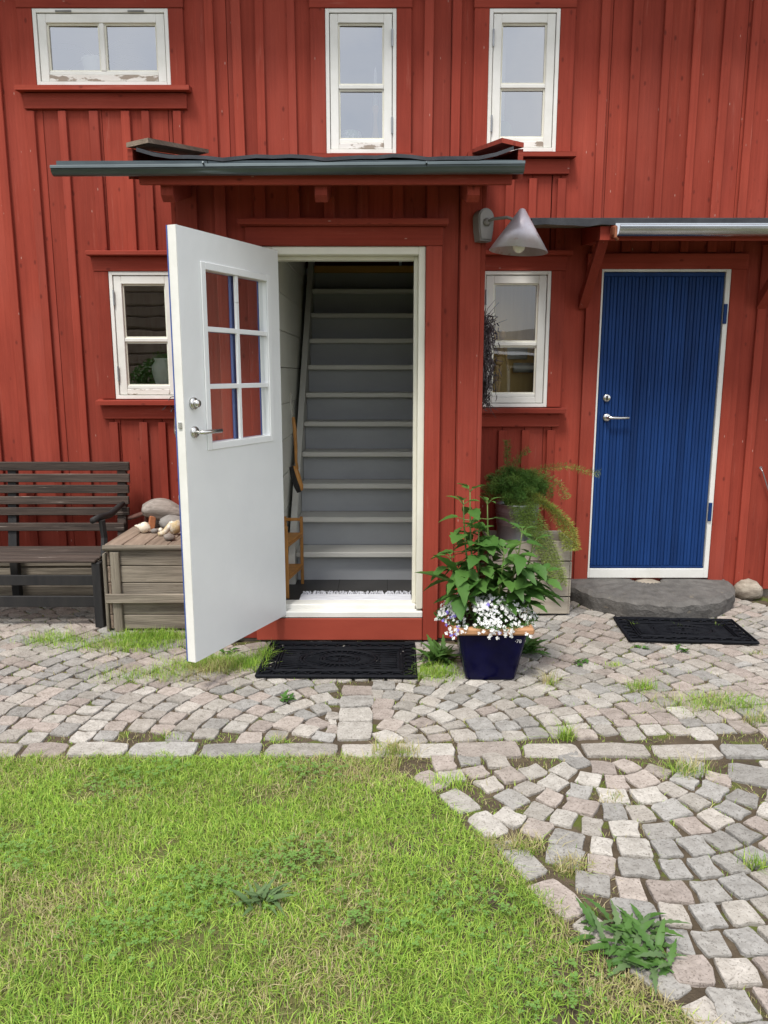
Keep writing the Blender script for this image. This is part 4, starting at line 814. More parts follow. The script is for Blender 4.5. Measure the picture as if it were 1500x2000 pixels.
# ================================================================== RUBBER MATS
def mat_parts(t, w_, h_, style):
    def ring(cx, cy, rx, ry, r_=.006, n=40): return MB().tube([(cx + rx * math.cos(2 * math.pi * k / n), cy + ry * math.sin(2 * math.pi * k / n), .011) for k in range(n + 1)], r_, 6, cap=False)
    b_ = MB()
    for e_, r_ in ((0, .010), (.075, .006), (.09, .005)):
        b_.tube([(-w_ / 2 + e_, -h_ / 2 + e_, .012), (w_ / 2 - e_, -h_ / 2 + e_, .012), (w_ / 2 - e_, h_ / 2 - e_, .012), (-w_ / 2 + e_, h_ / 2 - e_, .012), (-w_ / 2 + e_, -h_ / 2 + e_, .012)], r_, 6)
    b_.build('border', 'rubber', t, local=True); MB().box(-w_ / 2 + .004, w_ / 2 - .004, -h_ / 2 + .004, h_ / 2 - .004, .0005, .0025).build('added_dark_sheet', 'rubber', t, local=True)  # thin black sheet added under the openwork to make its holes look dark
    s_ = MB(); nx = int(w_ / .062)
    for k in range(nx):
        x_ = -w_ / 2 + .04 + (w_ - .08) * k / (nx - 1)
        for sy in (-1, 1):
            s_.tube([(x_ + .026 * math.cos(a), sy * (h_ / 2 - .038) + .026 * math.sin(a) * (1 if k % 2 else -1), .010) for a in [math.pi * 2 * j / 12 * .8 for j in range(13)]], .0048, 5)
    for k in range(int(h_ / .062) - 1):
        y_ = -h_ / 2 + .085 + (h_ - .17) * k / (int(h_ / .062) - 2)
        for sx in (-1, 1): s_.tube([(sx * (w_ / 2 - .038) + .026 * math.cos(a) * (1 if k % 2 else -1), y_ + .026 * math.sin(a), .010) for a in [math.pi * 2 * j / 12 * .8 for j in range(13)]], .0048, 5)
    s_.build('scroll_border', 'rubber', t, local=True)
    m_ = MB(); iw, ih = w_ / 2 - .1, h_ / 2 - .1
    for f in (.28, .33, .62, .68): r_ = ring(0, 0, iw * f * (1 if style == 0 else 1), ih * min(f * 1.45, .97)); m_.add(r_.v, r_.f)
    for k in range(12):
        a = 2 * math.pi * k / 12; m_.tube([(.012 * math.cos(a), .012 * math.sin(a), .010), (iw * .27 * math.cos(a), ih * .38 * math.sin(a), .010)], .004, 5)
    for k in range(34):
        a = 2 * math.pi * (k + .5) / 34; ca, sa = math.cos(a), math.sin(a); t1 = min(1 / max(abs(ca), 1e-3), 1 / max(abs(sa), 1e-3))
        m_.tube([(iw * .36 * ca, ih * .50 * sa, .010), (iw * .5 * ca + .008, ih * .7 * sa, .011), (iw * .60 * ca, ih * .86 * sa, .010)], .0042, 5)
        if t1 > 1.0 and abs(ca) > .35: m_.tube([(iw * .70 * ca, ih * .97 * sa, .010), (iw * min(t1, 1.4) * ca * .97, ih * min(t1, 1.4) * sa * .9, .010)], .0042, 5)
    for k in range(9):
        y_ = -ih * .92 + 2 * ih * .92 * k / 8
        for sx in (-1, 1): m_.tube([(sx * iw * .99, y_, .010), (sx * iw * (.70 + .02 * (k % 2)), y_ * .8, .010)], .0042, 5)
    m_.build('medallion', 'rubber', t, local=True)
x0, ya = G(658, 1331); x0 = -.245
mt = thing('rubber_doormat', (-.245, 4.055, .002), 'black openwork rubber doormat below the open porch door', 'doormat', rz=R(-.8)); mat_parts(mt, .84, .50, 0)
c4 = [G(1212, 1207), G(1243, 1258), G(1466, 1266), G(1418, 1214)]
mc = (sum(p[0] for p in c4) / 4, sum(p[1] for p in c4) / 4)
mt2 = thing('rubber_doormat', (mc[0], mc[1], .004), 'black openwork rubber doormat in front of the millstone', 'doormat', rz=R(-4)); mat_parts(mt2, .74, .42, 1)

# ================================================================== POTS AND CRATE
PX, PY = .556, 3.915
pot = thing('blue_planter', (PX, PY, 0), 'square tapered dark blue glazed planter with an orange rim', 'planter')
mb = MB(); n = 0; secs = [(.128, .004), (.134, .02), (.178, .262), (.180, .268), (.165, .268), (.150, .24)]
def rsq(r_, z_, k_=.03):
    pts = []
    for sx, sy, a0 in ((1, 1, 0), (-1, 1, 90), (-1, -1, 180), (1, -1, 270)):
        for a in (0, 30, 60, 90): pts.append((PX + sx * (r_ - k_) + k_ * math.cos(R(a0 + a)), PY + sy * (r_ - k_) + k_ * math.sin(R(a0 + a)), z_))
    return pts
vs = [p for r_, z_ in secs for p in rsq(r_, z_)]; q = 16
mb.add(vs, [(i * q + k, i * q + (k + 1) % q, (i + 1) * q + (k + 1) % q, (i + 1) * q + k) for i in range(len(secs) - 1) for k in range(q)] + [tuple(range(q))[::-1]]); mb.build('pot_body', 'bluepot', pot)
for xa, xb, ya, yb in ((PX - .205, PX + .205, PY - .205, PY - .165), (PX - .205, PX + .205, PY + .165, PY + .205), (PX - .205, PX - .165, PY - .1645, PY + .1645), (PX + .165, PX + .205, PY - .1645, PY + .1645)): bx('rim', 'terracotta', pot, xa, xb, ya, yb, .269, .308, .010)
MB().add(rsq(.160, .285), [tuple(range(16))]).build('potting_soil', 'soil', pot)
tx = bpy.data.curves.new('number_mark', 'FONT'); tx.body = '\u00b778'; tx.size = .028; tx.extrude = .0005; tx.align_x = 'CENTER'
to = bpy.data.objects.new('number_mark', tx); COL.objects.link(to); bpy.context.view_layer.update()
me = bpy.data.meshes.new_from_object(to); bpy.data.objects.remove(to); me.materials.clear(); me.materials.append(M['print'])
to = bpy.data.objects.new('number_mark', me); COL.objects.link(to); to.parent = pot; to.location = (.128, -.1760, .222); to.rotation_euler = (R(90 + 10.4), 0, 0)
# crate with a zinc bucket
cr = thing('wooden_crate', (.95, 5.0, 0), 'pale weathered slatted crate standing behind the planter', 'crate')
KA, KB, YA, YB = .69, 1.224, 4.87, 5.22
for z_ in (.012, .132, .252, .372):
    h_ = .113 if z_ < .37 else .13
    bx('slat', 'palecrate', cr, KA, KB - .013, YA, YA + .012, z_, z_ + h_, .003, .001); bx('slat', 'palecrate', cr, KA, KB - .013, YB - .012, YB, z_, z_ + h_, .003, .001)
    bx('slat', 'palecrate', cr, KB - .012, KB, YA - .001, YB + .001, z_, z_ + h_, .003, .001); bx('slat', 'palecrate', cr, KA - .013, KA - .001, YA, YB, z_, z_ + h_, .003, .001)
bx('crate_floor', 'palecrate', cr, KA, KB - .013, YA + .013, YB - .013, .375, .39, 0)
BX, BY, BZ0, BH = .885, 5.035, .392, .34
bk = thing('zinc_bucket', (BX, BY, BZ0), 'ribbed grey zinc bucket standing in the crate', 'bucket')
prof = [(.115, 0), (.116, .03)]
for zc in (.06, .075, .20, .215, .27, .285): r_ = .116 + .030 * zc / BH; prof += [(r_, zc - .006), (r_ + .004, zc), (r_, zc + .006)]
prof += [(.146, BH - .01), (.150, BH), (.143, BH), (.138, BH - .03)]
MB().lathe(prof, (BX, BY, BZ0), 36, cap1=False).build('bucket_body', 'zinc', bk, smooth=True)
MB().lathe([(.001, BH - .03), (.137, BH - .03)], (BX, BY, BZ0), 24, cap0=False, cap1=False).build('potting_soil', 'soil', bk)

# ================================================================== PLANTS
def leaf_mesh(name, m, L=.1, Wd=.05, droop=.3, fold=.25, tooth=0, n=6, pt=1.6):
    vs = []; fs = []
    for i in range(n + 1):
        u = i / n; wd = Wd * .5 * (math.sin(math.pi * min(1, u ** .75)) ** .9 if 0 < u < 1 else 0) * (1 + (tooth * (1 if i % 2 else -1))); zc = -droop * L * u * u
        vs += [(u * L, -wd, zc + fold * wd), (u * L, 0, zc), (u * L, wd, zc + fold * wd)]
    for i in range(n): fs += [(3 * i, 3 * i + 3, 3 * i + 4, 3 * i + 1), (3 * i + 1, 3 * i + 4, 3 * i + 5, 3 * i + 2)]
    me = bpy.data.meshes.new(name); me.from_pydata(vs, [], fs); me.materials.append(M[m]); me.polygons.foreach_set('use_smooth', [True] * len(fs)); return me
def leaf_at(me, parent, p, yaw, pitch, roll, s, name='leaf'):
    o = bpy.data.objects.new(name, me); COL.objects.link(o); o.parent = parent
    o.location = Vector(p) - wl(parent); o.rotation_mode = 'QUATERNION'
    o.rotation_quaternion = Matrix.Rotation(yaw, 3, 'Z').to_4x4().to_quaternion() @ Matrix.Rotation(-pitch, 3, 'Y').to_quaternion() @ Matrix.Rotation(roll, 3, 'X').to_quaternion(); o.scale = (s, s, s); return o
LM = [leaf_mesh('dahlia_leaf_blade', 'leaf', .12, .066, .25, .3, .10, 8), leaf_mesh('dahlia_leaf_blade', 'leaf', .12, .058, .5, .2, .10, 8), leaf_mesh('dahlia_leaf_blade', 'leaf', .12, .072, .1, .4, .12, 8)]
dal = thing('dahlia_plant', (PX, PY, .285), 'tall leafy green plant with broad toothed leaves in the blue planter', 'plant')
def stem(p0, p1, bend, n=7): 
    p0, p1 = Vector(p0), Vector(p1); return [p0.lerp(p1, i / n) + Vector(bend) * math.sin(math.pi * i / n) for i in range(n + 1)]
stems = []
for (tpx, tpy, dy) in ((905, 985, 0), (918, 960, .03), (952, 985, .06), (935, 1040, -.03), (1020, 1040, -.05), (1042, 1060, .02), (985, 1075, -.08), (880, 1090, -.04), (1062, 1120, -.03), (1000, 1120, .05)):
    tx_, tz_ = W(tpx, tpy, PY + dy); stems.append(stem((PX + (tx_ - PX) * .35 + rnd.uniform(-.02, .02), PY + dy * .5, .285), (tx_, PY + dy, tz_), ((tx_ - PX) * .12, 0, .02)))
for sp in stems:
    MB().tube(sp, [.0075 - .0045 * i / (len(sp) - 1) for i in range(len(sp))], 6).build('stem', 'stem', dal, smooth=True)
    n = len(sp); base = rnd.uniform(0, 6)
    for i in range(2, n):
        f = i / (n - 1); pr = 2 if i < n - 1 else 4
        for k in range(pr):
            yaw = base + i * 1.57 + k * 2 * math.pi / pr + rnd.uniform(-.3, .3); s_ = (1.15 if f < .75 else .85 if f < .95 else .55) * rnd.uniform(.8, 1.15); el = rnd.uniform(-.15, .45) if f < .95 else rnd.uniform(.5, 1.0)
            pet = Vector((math.cos(yaw) * math.cos(el), math.sin(yaw) * math.cos(el), math.sin(el))); L_ = rnd.uniform(.025, .06) * s_; q = sp[i] + pet * L_
            if q.y > YV - .07 and q.x < .56: continue
            MB().tube([sp[i], q], [.0028, .002], 5).build('leaf_stalk', 'stem', dal)
            leaf_at(rnd.choice(LM), dal, q, yaw, el - rnd.uniform(.1, .5), rnd.uniform(-.4, .4), s_)
            if f < .8 and rnd.random() < .75:
                for sd in (-1, 1): leaf_at(rnd.choice(LM), dal, sp[i] + pet * L_ * .75, yaw + sd * rnd.uniform(.8, 1.15), el - rnd.uniform(.1, .4), rnd.uniform(-.4, .4), s_ * .72)
# low reaching leaves to left and right
for px, py, tx_, ty_ in ((900, 1150, 826, 1100), (905, 1155, 862, 1160), (1040, 1150, 1098, 1180), (1050, 1140, 1085, 1150), (890, 1120, 850, 1080)):
    a_ = W(px, py, PY - .05); b_ = W(tx_, ty_, PY - .08); d_ = Vector((b_[0] - a_[0], -.03, b_[1] - a_[1])); p = Vector((a_[0], PY - .05, a_[1]))
    MB().tube([p - d_ * .9 + Vector((0, 0, -.03)), p - d_ * .2 + Vector((0, 0, .01)), p], [.003, .0025, .002], 5).build('leaf_stalk', 'stem', dal); leaf_at(rnd.choice(LM), dal, p, math.atan2(d_.y, d_.x), math.asin(max(-1, min(1, d_.z / d_.length))), rnd.uniform(-.3, .3), d_.length / .115)
# lobelia cushion
lob = thing('lobelia', (PX, PY, .285), 'cushion of small white and violet lobelia flowers spilling over the planter rim', 'flowers')
def scatter_tris(mb, p, d, L_, w_, side): 
    d = Vector(d).normalized(); s_ = d.cross(Vector(side)).normalized() * w_; p = Vector(p); mb.add([p - s_ * .4, p + s_ * .4, p + d * L_ * .55 + s_, p + d * L_, p + d * L_ * .55 - s_], [(0, 1, 2, 3, 4)])
def lob_pos():
    a = rnd.uniform(0, 2 * math.pi); r_ = math.sqrt(rnd.random()); x_ = r_ * math.cos(a) * .255; y_ = r_ * math.sin(a) * .235; z_ = .335 + .085 * (1 - r_ ** 2) + rnd.uniform(-.02, .02) - (.05 * max(0, r_ - .75) / .25)
    if x_ < -.1: x_ -= .03
    return Vector((PX + x_, PY + y_, z_))
mb = MB()
for k in range(2600):
    p = lob_pos() - Vector((0, 0, rnd.uniform(.0, .07)))
    if max(abs(p.x - PX), abs(p.y - PY)) > .155: p.z = max(p.z, .312)
    scatter_tris(mb, p, (rnd.uniform(-1, 1), rnd.uniform(-1, 1), rnd.uniform(-.2, 1)), rnd.uniform(.012, .026), .0035, (rnd.random(), rnd.random(), .3))
o = mb.build('foliage', 'leaf', lob); o['kind'] = 'stuff'
def flower(mb, p, d, s_):
    d = Vector(d).normalized(); u = d.orthogonal().normalized(); v = d.cross(u); a0 = rnd.uniform(0, 6)
    for k, (a, l_, w_) in enumerate(((0, 1, .42), (.85, .95, .36), (-.85, .95, .36), (2.6, .62, .18), (-2.6, .62, .18))):
        e_ = u * math.cos(a + a0) + v * math.sin(a + a0); f_ = d.cross(e_) * w_ * s_; p_ = Vector(p); mb.add([p_, p_ + e_ * l_ * s_ * .6 + f_, p_ + e_ * l_ * s_ + d * s_ * .1, p_ + e_ * l_ * s_ * .6 - f_], [(0, 1, 2, 3)])
wf, vf = MB(), MB()
for k in range(720):
    p = lob_pos() + Vector((0, 0, .012)); d = Vector((p.x - PX, p.y - PY - .12, .12)) + Vector((rnd.uniform(-.1, .1), rnd.uniform(-.1, .1), rnd.uniform(-.05, .1)))
    vio = (p.x < PX - .10 and p.y < PY - .08 and rnd.random() < .30) or rnd.random() < .012; flower(vf if vio else wf, p, d, rnd.uniform(.011, .0155))
for k in range(22):
    x_ = PX + rnd.choice((-.2, -.17, .0, .06, -.23, .19)) + rnd.uniform(-.03, .03); flower(vf if x_ < PX - .12 and rnd.random() < .35 else wf, (x_, PY - .212 - rnd.uniform(0, .012), .305 - rnd.uniform(0, .045)), (0, -1, .3), .014)
for m_, nm, b_ in (('petal_w', 'white_blossoms', wf), ('petal_v', 'violet_blossoms', vf)): o = b_.build(nm, m_, lob); o['kind'] = 'stuff'
# asparagus fern
fe = thing('asparagus_fern', (BX, BY, BZ0 + BH - .03), 'feathery asparagus fern arching out of the zinc bucket', 'fern')
mb = MB(); tl = []; sm = MB()
def frond(p0, pts, dens=620, wid=.042, col=(.10, .19, .035)):
    global tl
    pts = [Vector(p) for p in pts]; sm.tube(pts, [.0022 - .0012 * i / (len(pts) - 1) for i in range(len(pts))], 4, cap=False)
    Ls = [(b - a).length for a, b in zip(pts, pts[1:])]; tot = sum(Ls)
    for k in range(int(dens * tot / .4)):
        f = (rnd.random() ** .85) * tot; i = 0
        while i < len(Ls) - 1 and f > Ls[i]: f -= Ls[i]; i += 1
        p = pts[i].lerp(pts[i + 1], f / Ls[i]); t = (pts[i + 1] - pts[i]).normalized(); s_ = Vector((rnd.gauss(0, 1), rnd.gauss(0, 1), rnd.gauss(0, 1))); s_ = (s_ - t * s_.dot(t)).normalized()
        o_ = p + s_ * rnd.uniform(0, wid * .7); d = (s_ + t * .5 + Vector((0, 0, .2))).normalized(); l_ = rnd.uniform(.011, .024); wv = d.orthogonal().normalized() * .0017
        mb.add([o_ - wv, o_ + wv, o_ + d * l_], [(0, 1, 2)]); g_ = rnd.uniform(.65, 1.35); tl += [(col[0] * g_, col[1] * g_, col[2] * g_, 1)] * 3
top = Vector((BX, BY, BZ0 + BH - .02))
for k in range(110):
    a = rnd.uniform(0, 2 * math.pi); o_ = rnd.uniform(.04, .20); h_ = rnd.uniform(.10, .25) * (1.15 - o_ * 2.2); e_ = top + Vector((math.cos(a) * o_ - .01, math.sin(a) * o_ * .7 - .02, h_))
    e_.y = min(e_.y, YF - .05); frond(None, [top + Vector((math.cos(a) * .05, math.sin(a) * .05, 0)), top + Vector((math.cos(a) * o_ * .5, math.sin(a) * o_ * .4, h_ * .75)), e_, e_ + Vector((math.cos(a) * .05, math.sin(a) * .03 - .01, -.025))], col=rnd.choice(((.08, .18, .03), (.11, .23, .04), (.16, .27, .05))))
def px_frond(pl, Y0, Y1, **k):
    n = len(pl); pts = []
    for i, (a, b) in enumerate(pl): Y_ = Y0 + (Y1 - Y0) * i / (n - 1); x_, z_ = W(a, b, Y_); pts.append((x_, Y_, z_))
    frond(None, [top] + pts, **k)
yl = (.28, .33, .06)
px_frond([(1010, 930), (1060, 915), (1110, 910), (1150, 922), (1172, 925)], 5.0, 4.95, wid=.03, col=(.24, .29, .06)); px_frond([(1015, 935), (1060, 925), (1090, 945), (1107, 975)], 5.0, 4.9, col=(.22, .28, .06))
for k in range(5): px_frond([(1020 + k * 6, 965), (1070 + k * 6, 990 + k * 3), (1095 + k * 6, 1030), (1108 + k * 5, 1075)], 4.95, 4.80 - .02 * k, wid=.032, col=yl)
for k in range(6): px_frond([(1010 + k * 5, 985), (1030 + k * 7, 1030), (1055 + k * 7, 1085), (1075 + k * 6, 1130 + 8 * (k % 3))], 4.9, 4.78, wid=.03, dens=480, col=(.23, .30, .07))
for k in range(6): px_frond([(985 + k * 9, 960), (1000 + k * 9, 985), (1010 + k * 9, 1030 + 6 * k)], 4.95, 4.84, wid=.04, dens=700, col=(.18, .28, .055))
px_frond([(990, 920), (992, 885), (990, 860)], 5.02, 5.0, wid=.03); px_frond([(1000, 915), (1015, 890), (1035, 877)], 5.02, 5.0, wid=.03)
o = mb.build('fern_needles', 'fern', fe, tint=np.array(tl)); o['kind'] = 'stuff'; sm.build('fern_stems', 'stem', fe)

# leafy weeds
WM = [leaf_mesh('weed_leaf_blade', 'leaf_dk', .12, .030, .45, .3, .06, 8), leaf_mesh('weed_leaf_blade', 'leaf_dk', .12, .030, .7, .3, .30, 12)]
GM = [leaf_mesh('sowthistle_leaf_blade', 'leaf_grey', .13, .026, .6, .25, .30, 12), leaf_mesh('sowthistle_leaf_blade', 'leaf_grey', .13, .03, .4, .3, .08, 8)]
def rosette(name, c, n, s, label, ms, cat='weed', group='leafy weeds', el=(.2, 1.1), spread=.03):
    t = thing(name, (c[0], c[1], 0), label, cat, group)
    for k in range(n):
        yaw = 2 * math.pi * k / n * 2.4 + rnd.uniform(-.3, .3); leaf_at(rnd.choice(ms), t, (c[0] + rnd.uniform(-spread, spread), c[1] + rnd.uniform(-spread, spread), .004), yaw, rnd.uniform(*el), rnd.uniform(-.4, .4), s * rnd.uniform(.6, 1.1))
    return t
x_, y_ = G(862, 1290); rosette('wall_weed', (x_ - .02, y_), 60, 1.1, 'dark green leafy weed between the doormat and the planter', WM, spread=.06, el=(.35, 1.3))
x_, y_ = G(1030, 1285); rosette('wall_weed', (x_, y_ + .1), 60, 1.15, 'dark green leafy weed right behind the planter', WM, spread=.06, el=(.4, 1.3))
x_, y_ = G(1235, 1860); rosette('dandelion', (x_, y_ + .03), 90, .72, 'large dandelion clump at the edge of lawn and paving', [WM[1], GM[0], WM[0]], spread=.09, el=(.15, 1.1))
x_, y_ = G(505, 1765); rosette('lawn_weed', (x_, y_), 22, .62, 'pale grey-green weed rosette in the middle of the lawn', GM, spread=.03, el=(.4, 1.2))
x_, y_ = G(560, 1368); rosette('paving_weed', (x_, y_), 12, .42, 'small bright weed growing between setts before the doormat', LM, el=(.2, .8))
x_, y_ = G(1215, 1295); rosette('paving_weed', (x_ - .22, y_), 9, .35, 'small weed growing between setts left of the far doormat', LM, el=(.2, .8))
x_, y_ = G(1330, 1272); rosette('paving_weed', (x_, y_), 9, .34, 'yellow-green weed sprig below the far doormat', LM, el=(.3, .9))
x_, y_ = G(1250, 1265); rosette('paving_weed', (x_, y_), 8, .36, 'small weed at the near left corner of the far doormat', LM, el=(.2, .8))
x_, y_ = G(448, 1275); rosette('paving_weed', (x_, y_), 5, .5, 'single round-leaved weed under the open door', LM, el=(.3, .8))

# grass
def blades(pts, h0, h1, w0, lean, cols, seed, curl=.5):
    rg_ = np.random.default_rng(seed); n = len(pts); P = np.asarray(pts, dtype=np.float64); a = rg_.uniform(0, 2 * np.pi, n); h = rg_.uniform(h0, h1, n) ; le = np.abs(rg_.normal(0, lean, n)); w_ = w0 * rg_.uniform(.7, 1.3, n)
    dx, dy = np.cos(a), np.sin(a); b = a + rg_.uniform(.8, 2.3, n); sx, sy = np.cos(b) * w_, np.sin(b) * w_; k1, k2 = h * .55, h
    m1 = np.stack([P[:, 0] + dx * le * k1 * .6, P[:, 1] + dy * le * k1 * .6, P[:, 2] + k1 / np.sqrt(1 + (le * .6) ** 2)], 1); tip = np.stack([P[:, 0] + dx * le * k2 * (1 + curl * .3), P[:, 1] + dy * le * k2 * (1 + curl * .3), P[:, 2] + k2 / np.sqrt(1 + le ** 2)], 1)
    S = np.stack([sx, sy, np.zeros(n)], 1); V = np.stack([P - S, P + S, m1 + S * .8, m1 - S * .8, tip], 1).reshape(-1, 3)
    i = np.arange(n) * 5; faces = np.concatenate([np.stack([i, i + 1, i + 2, i + 3], 1).ravel(), np.stack([i + 3, i + 2, i + 4], 1).ravel()]); tot = np.concatenate([np.full(n, 4), np.full(n, 3)]); st_ = np.concatenate([[0], np.cumsum(tot)[:-1]])
    me = bpy.data.meshes.new('blades'); me.vertices.add(len(V)); me.vertices.foreach_set('co', V.astype(np.float32).ravel()); me.loops.add(len(faces)); me.loops.foreach_set('vertex_index', faces.astype(np.int32)); me.polygons.add(len(tot)); me.polygons.foreach_set('loop_start', st_.astype(np.int32)); me.polygons.foreach_set('loop_total', tot.astype(np.int32))
    C = np.ones((n, 5, 4), np.float32); C[:, :, :3] = np.asarray(cols)[:, None, :]; at = me.attributes.new('tint', 'FLOAT_COLOR', 'POINT'); at.data.foreach_set('color', C.ravel()); me.materials.append(M['grass']); me.update(calc_edges=True); me.validate(); return me
GREEN = np.array([(.27, .43, .055), (.34, .49, .075), (.41, .53, .10), (.19, .34, .05)]); DRY = np.array([(.46, .40, .19), (.38, .34, .15), (.54, .47, .26)])
def nz2(x, y, f, s): return np.array([mnoise.noise(Vector((a * f, b * f, s))) for a, b in zip(x, y)])
def colours(x, y, seed, dry=.22):
    rg_ = np.random.default_rng(seed); n = len(x); d = nz2(x, y, 2.2, 1.0) + .5 * nz2(x, y, 6.5, 5.0); pd = np.clip(dry + .8 * d, .05, .85); isd = rg_.random(n) < pd
    c = GREEN[rg_.integers(0, 4, n)] * rg_.uniform(.8, 1.25, n)[:, None] * (1 + .28 * nz2(x, y, 3.1, 9.0))[:, None]; c[isd] = DRY[rg_.integers(0, 3, isd.sum())] * rg_.uniform(.75, 1.15, isd.sum())[:, None]; return c
rg_ = np.random.default_rng(5); N = 240000
X = rg_.uniform(-2.3, 1.75, N); Yg = 1.0 + (rg_.random(N) ** .85) * 2.12
vis = np.abs(X) < .62 * (Yg * .984 + .28) + .25; X, Yg = X[vis], Yg[vis]
ins = np.array([inside(a + .05 * mnoise.noise(Vector((a * 9, b * 9, 3))), b + .07 * mnoise.noise(Vector((a * 8, b * 8, 7))) - .01, LAWN) for a, b in zip(X, Yg)]); X, Yg = X[ins], Yg[ins]
bare = nz2(X, Yg, 5.0, 21.0) + .5 * nz2(X, Yg, 13.0, 2.0); keep = rg_.random(len(X)) < np.clip(1.15 - 1.1 * np.clip(bare - .12, 0, 1) * 2, .25, 1); X, Yg = X[keep], Yg[keep]
hs = .75 + .5 * nz2(X, Yg, 4.0, 33.0)
me = blades(np.stack([X, Yg, np.full(len(X), -.012)], 1), .012, .038, .0014, 1.0, colours(X, Yg, 8), 3)
lawn = bpy.data.objects.new('lawn_grass', me); COL.objects.link(lawn); tag(lawn, 'short yellow-green lawn grass with dry patches', 'grass', kind='stuff')
cl = MB()
for cx, cy, n in ((-.28, 2.30, 130), (-.55, 2.12, 110), (-1.0, 2.75, 90), (-.75, 1.95, 80), (-.05, 2.0, 70), (.25, 2.05, 70), (-1.25, 2.3, 80), (-.3, 2.85, 80), (-.9, 2.95, 60), (.45, 1.75, 60)):
    for k in range(n):
        x_, y_ = rnd.gauss(cx, .09), rnd.gauss(cy, .07)
        if not inside(x_, y_ + .05, LAWN): continue
        z_ = rnd.uniform(.012, .03); a0 = rnd.uniform(0, 6); s_ = rnd.uniform(.006, .0105)
        for q_ in range(3):
            a = a0 + q_ * 2.094; c_, d_ = math.cos(a), math.sin(a); tz = rnd.uniform(-.002, .003); cl.add([(x_, y_, z_), (x_ + (c_ * .7 - d_ * .6) * s_, y_ + (d_ * .7 + c_ * .6) * s_, z_ + tz), (x_ + c_ * s_ * 1.25, y_ + d_ * s_ * 1.25, z_ + tz), (x_ + (c_ * .7 + d_ * .6) * s_, y_ + (d_ * .7 - c_ * .6) * s_, z_ + tz)], [(0, 1, 2, 3)])
tag(cl.build('clover', 'clover'), 'patches of low clover leaves spread through the lawn', 'clover', kind='stuff')
# grass and moss in the joints
pts = []
occ = [(q, (sum(a for a, b in q) / 4, sum(b for a, b in q) / 4)) for q, z in setts]
def joint(x, y): 
    for q, c in occ:
        if abs(c[0] - x) < .15 and abs(c[1] - y) < .12 and inside(x, y, q): return False
    return True
tries = 0
while len(pts) < 16000 and tries < 90000:
    tries += 1; x_ = rnd.uniform(-2.4, 2.4); y_ = rnd.uniform(1.6, 5.3)
    if abs(x_) > .60 * y_ + .1 or inside(x_, y_, LAWN) or blocked(x_, y_): continue
    if mnoise.noise(Vector((x_ * 1.6, y_ * 1.6, 4))) + .6 * mnoise.noise(Vector((x_ * 5, y_ * 5, 8))) < -.22 + .3 * rnd.random(): continue
    if joint(x_, y_): pts.append((x_, y_, -.012))
P = np.array(pts); me = blades(P, .008, .028, .0013, .9, colours(P[:, 0], P[:, 1], 4, .38), 9); o = bpy.data.objects.new('joint_grass', me); COL.objects.link(o); tag(o, 'thin grass and moss growing in the joints of the paving', 'grass', kind='stuff')
# soft green patch round the chest and under the open door
pts = []
for cx, cy, rx, ry, n in ((G(300, 1240)[0], G(300, 1245)[1], .20, .07, 2600), (G(430, 1300)[0], G(430, 1300)[1], .22, .10, 4200), (G(250, 1262)[0], G(250, 1262)[1], .32, .10, 1700), (G(110, 1250)[0], G(110, 1250)[1], .18, .11, 700), (G(300, 1310)[0], G(300, 1320)[1], .3, .10, 700), (G(850, 1320)[0], G(850, 1315)[1], .13, .10, 900), (G(1400, 1375)[0], G(1400, 1375)[1], .28, .10, 1100), (G(520, 1290)[0], G(520, 1280)[1], .06, .10, 700)):
    for k in range(n):
        x_, y_ = rnd.gauss(cx, rx * .55), rnd.gauss(cy, ry * .55)
        if -1.70 < x_ < -1.12 and y_ > 4.53: continue
        if y_ > YV - .04 and -1.13 < x_ < .54: continue
        if -.64 < x_ < .16 and 3.82 < y_ < 4.30 and rnd.random() < .93: continue
        pts.append((x_, y_, -.012))
P = np.array(pts); c = colours(P[:, 0], P[:, 1], 14, .10) * np.array([.95, 1.0, .9]); me = blades(P, .02, .075, .0013, .75, c, 19); o = bpy.data.objects.new('pearlwort_patch', me); COL.objects.link(o); tag(o, 'soft green ground cover round the chest and under the open door', 'ground cover', kind='stuff')
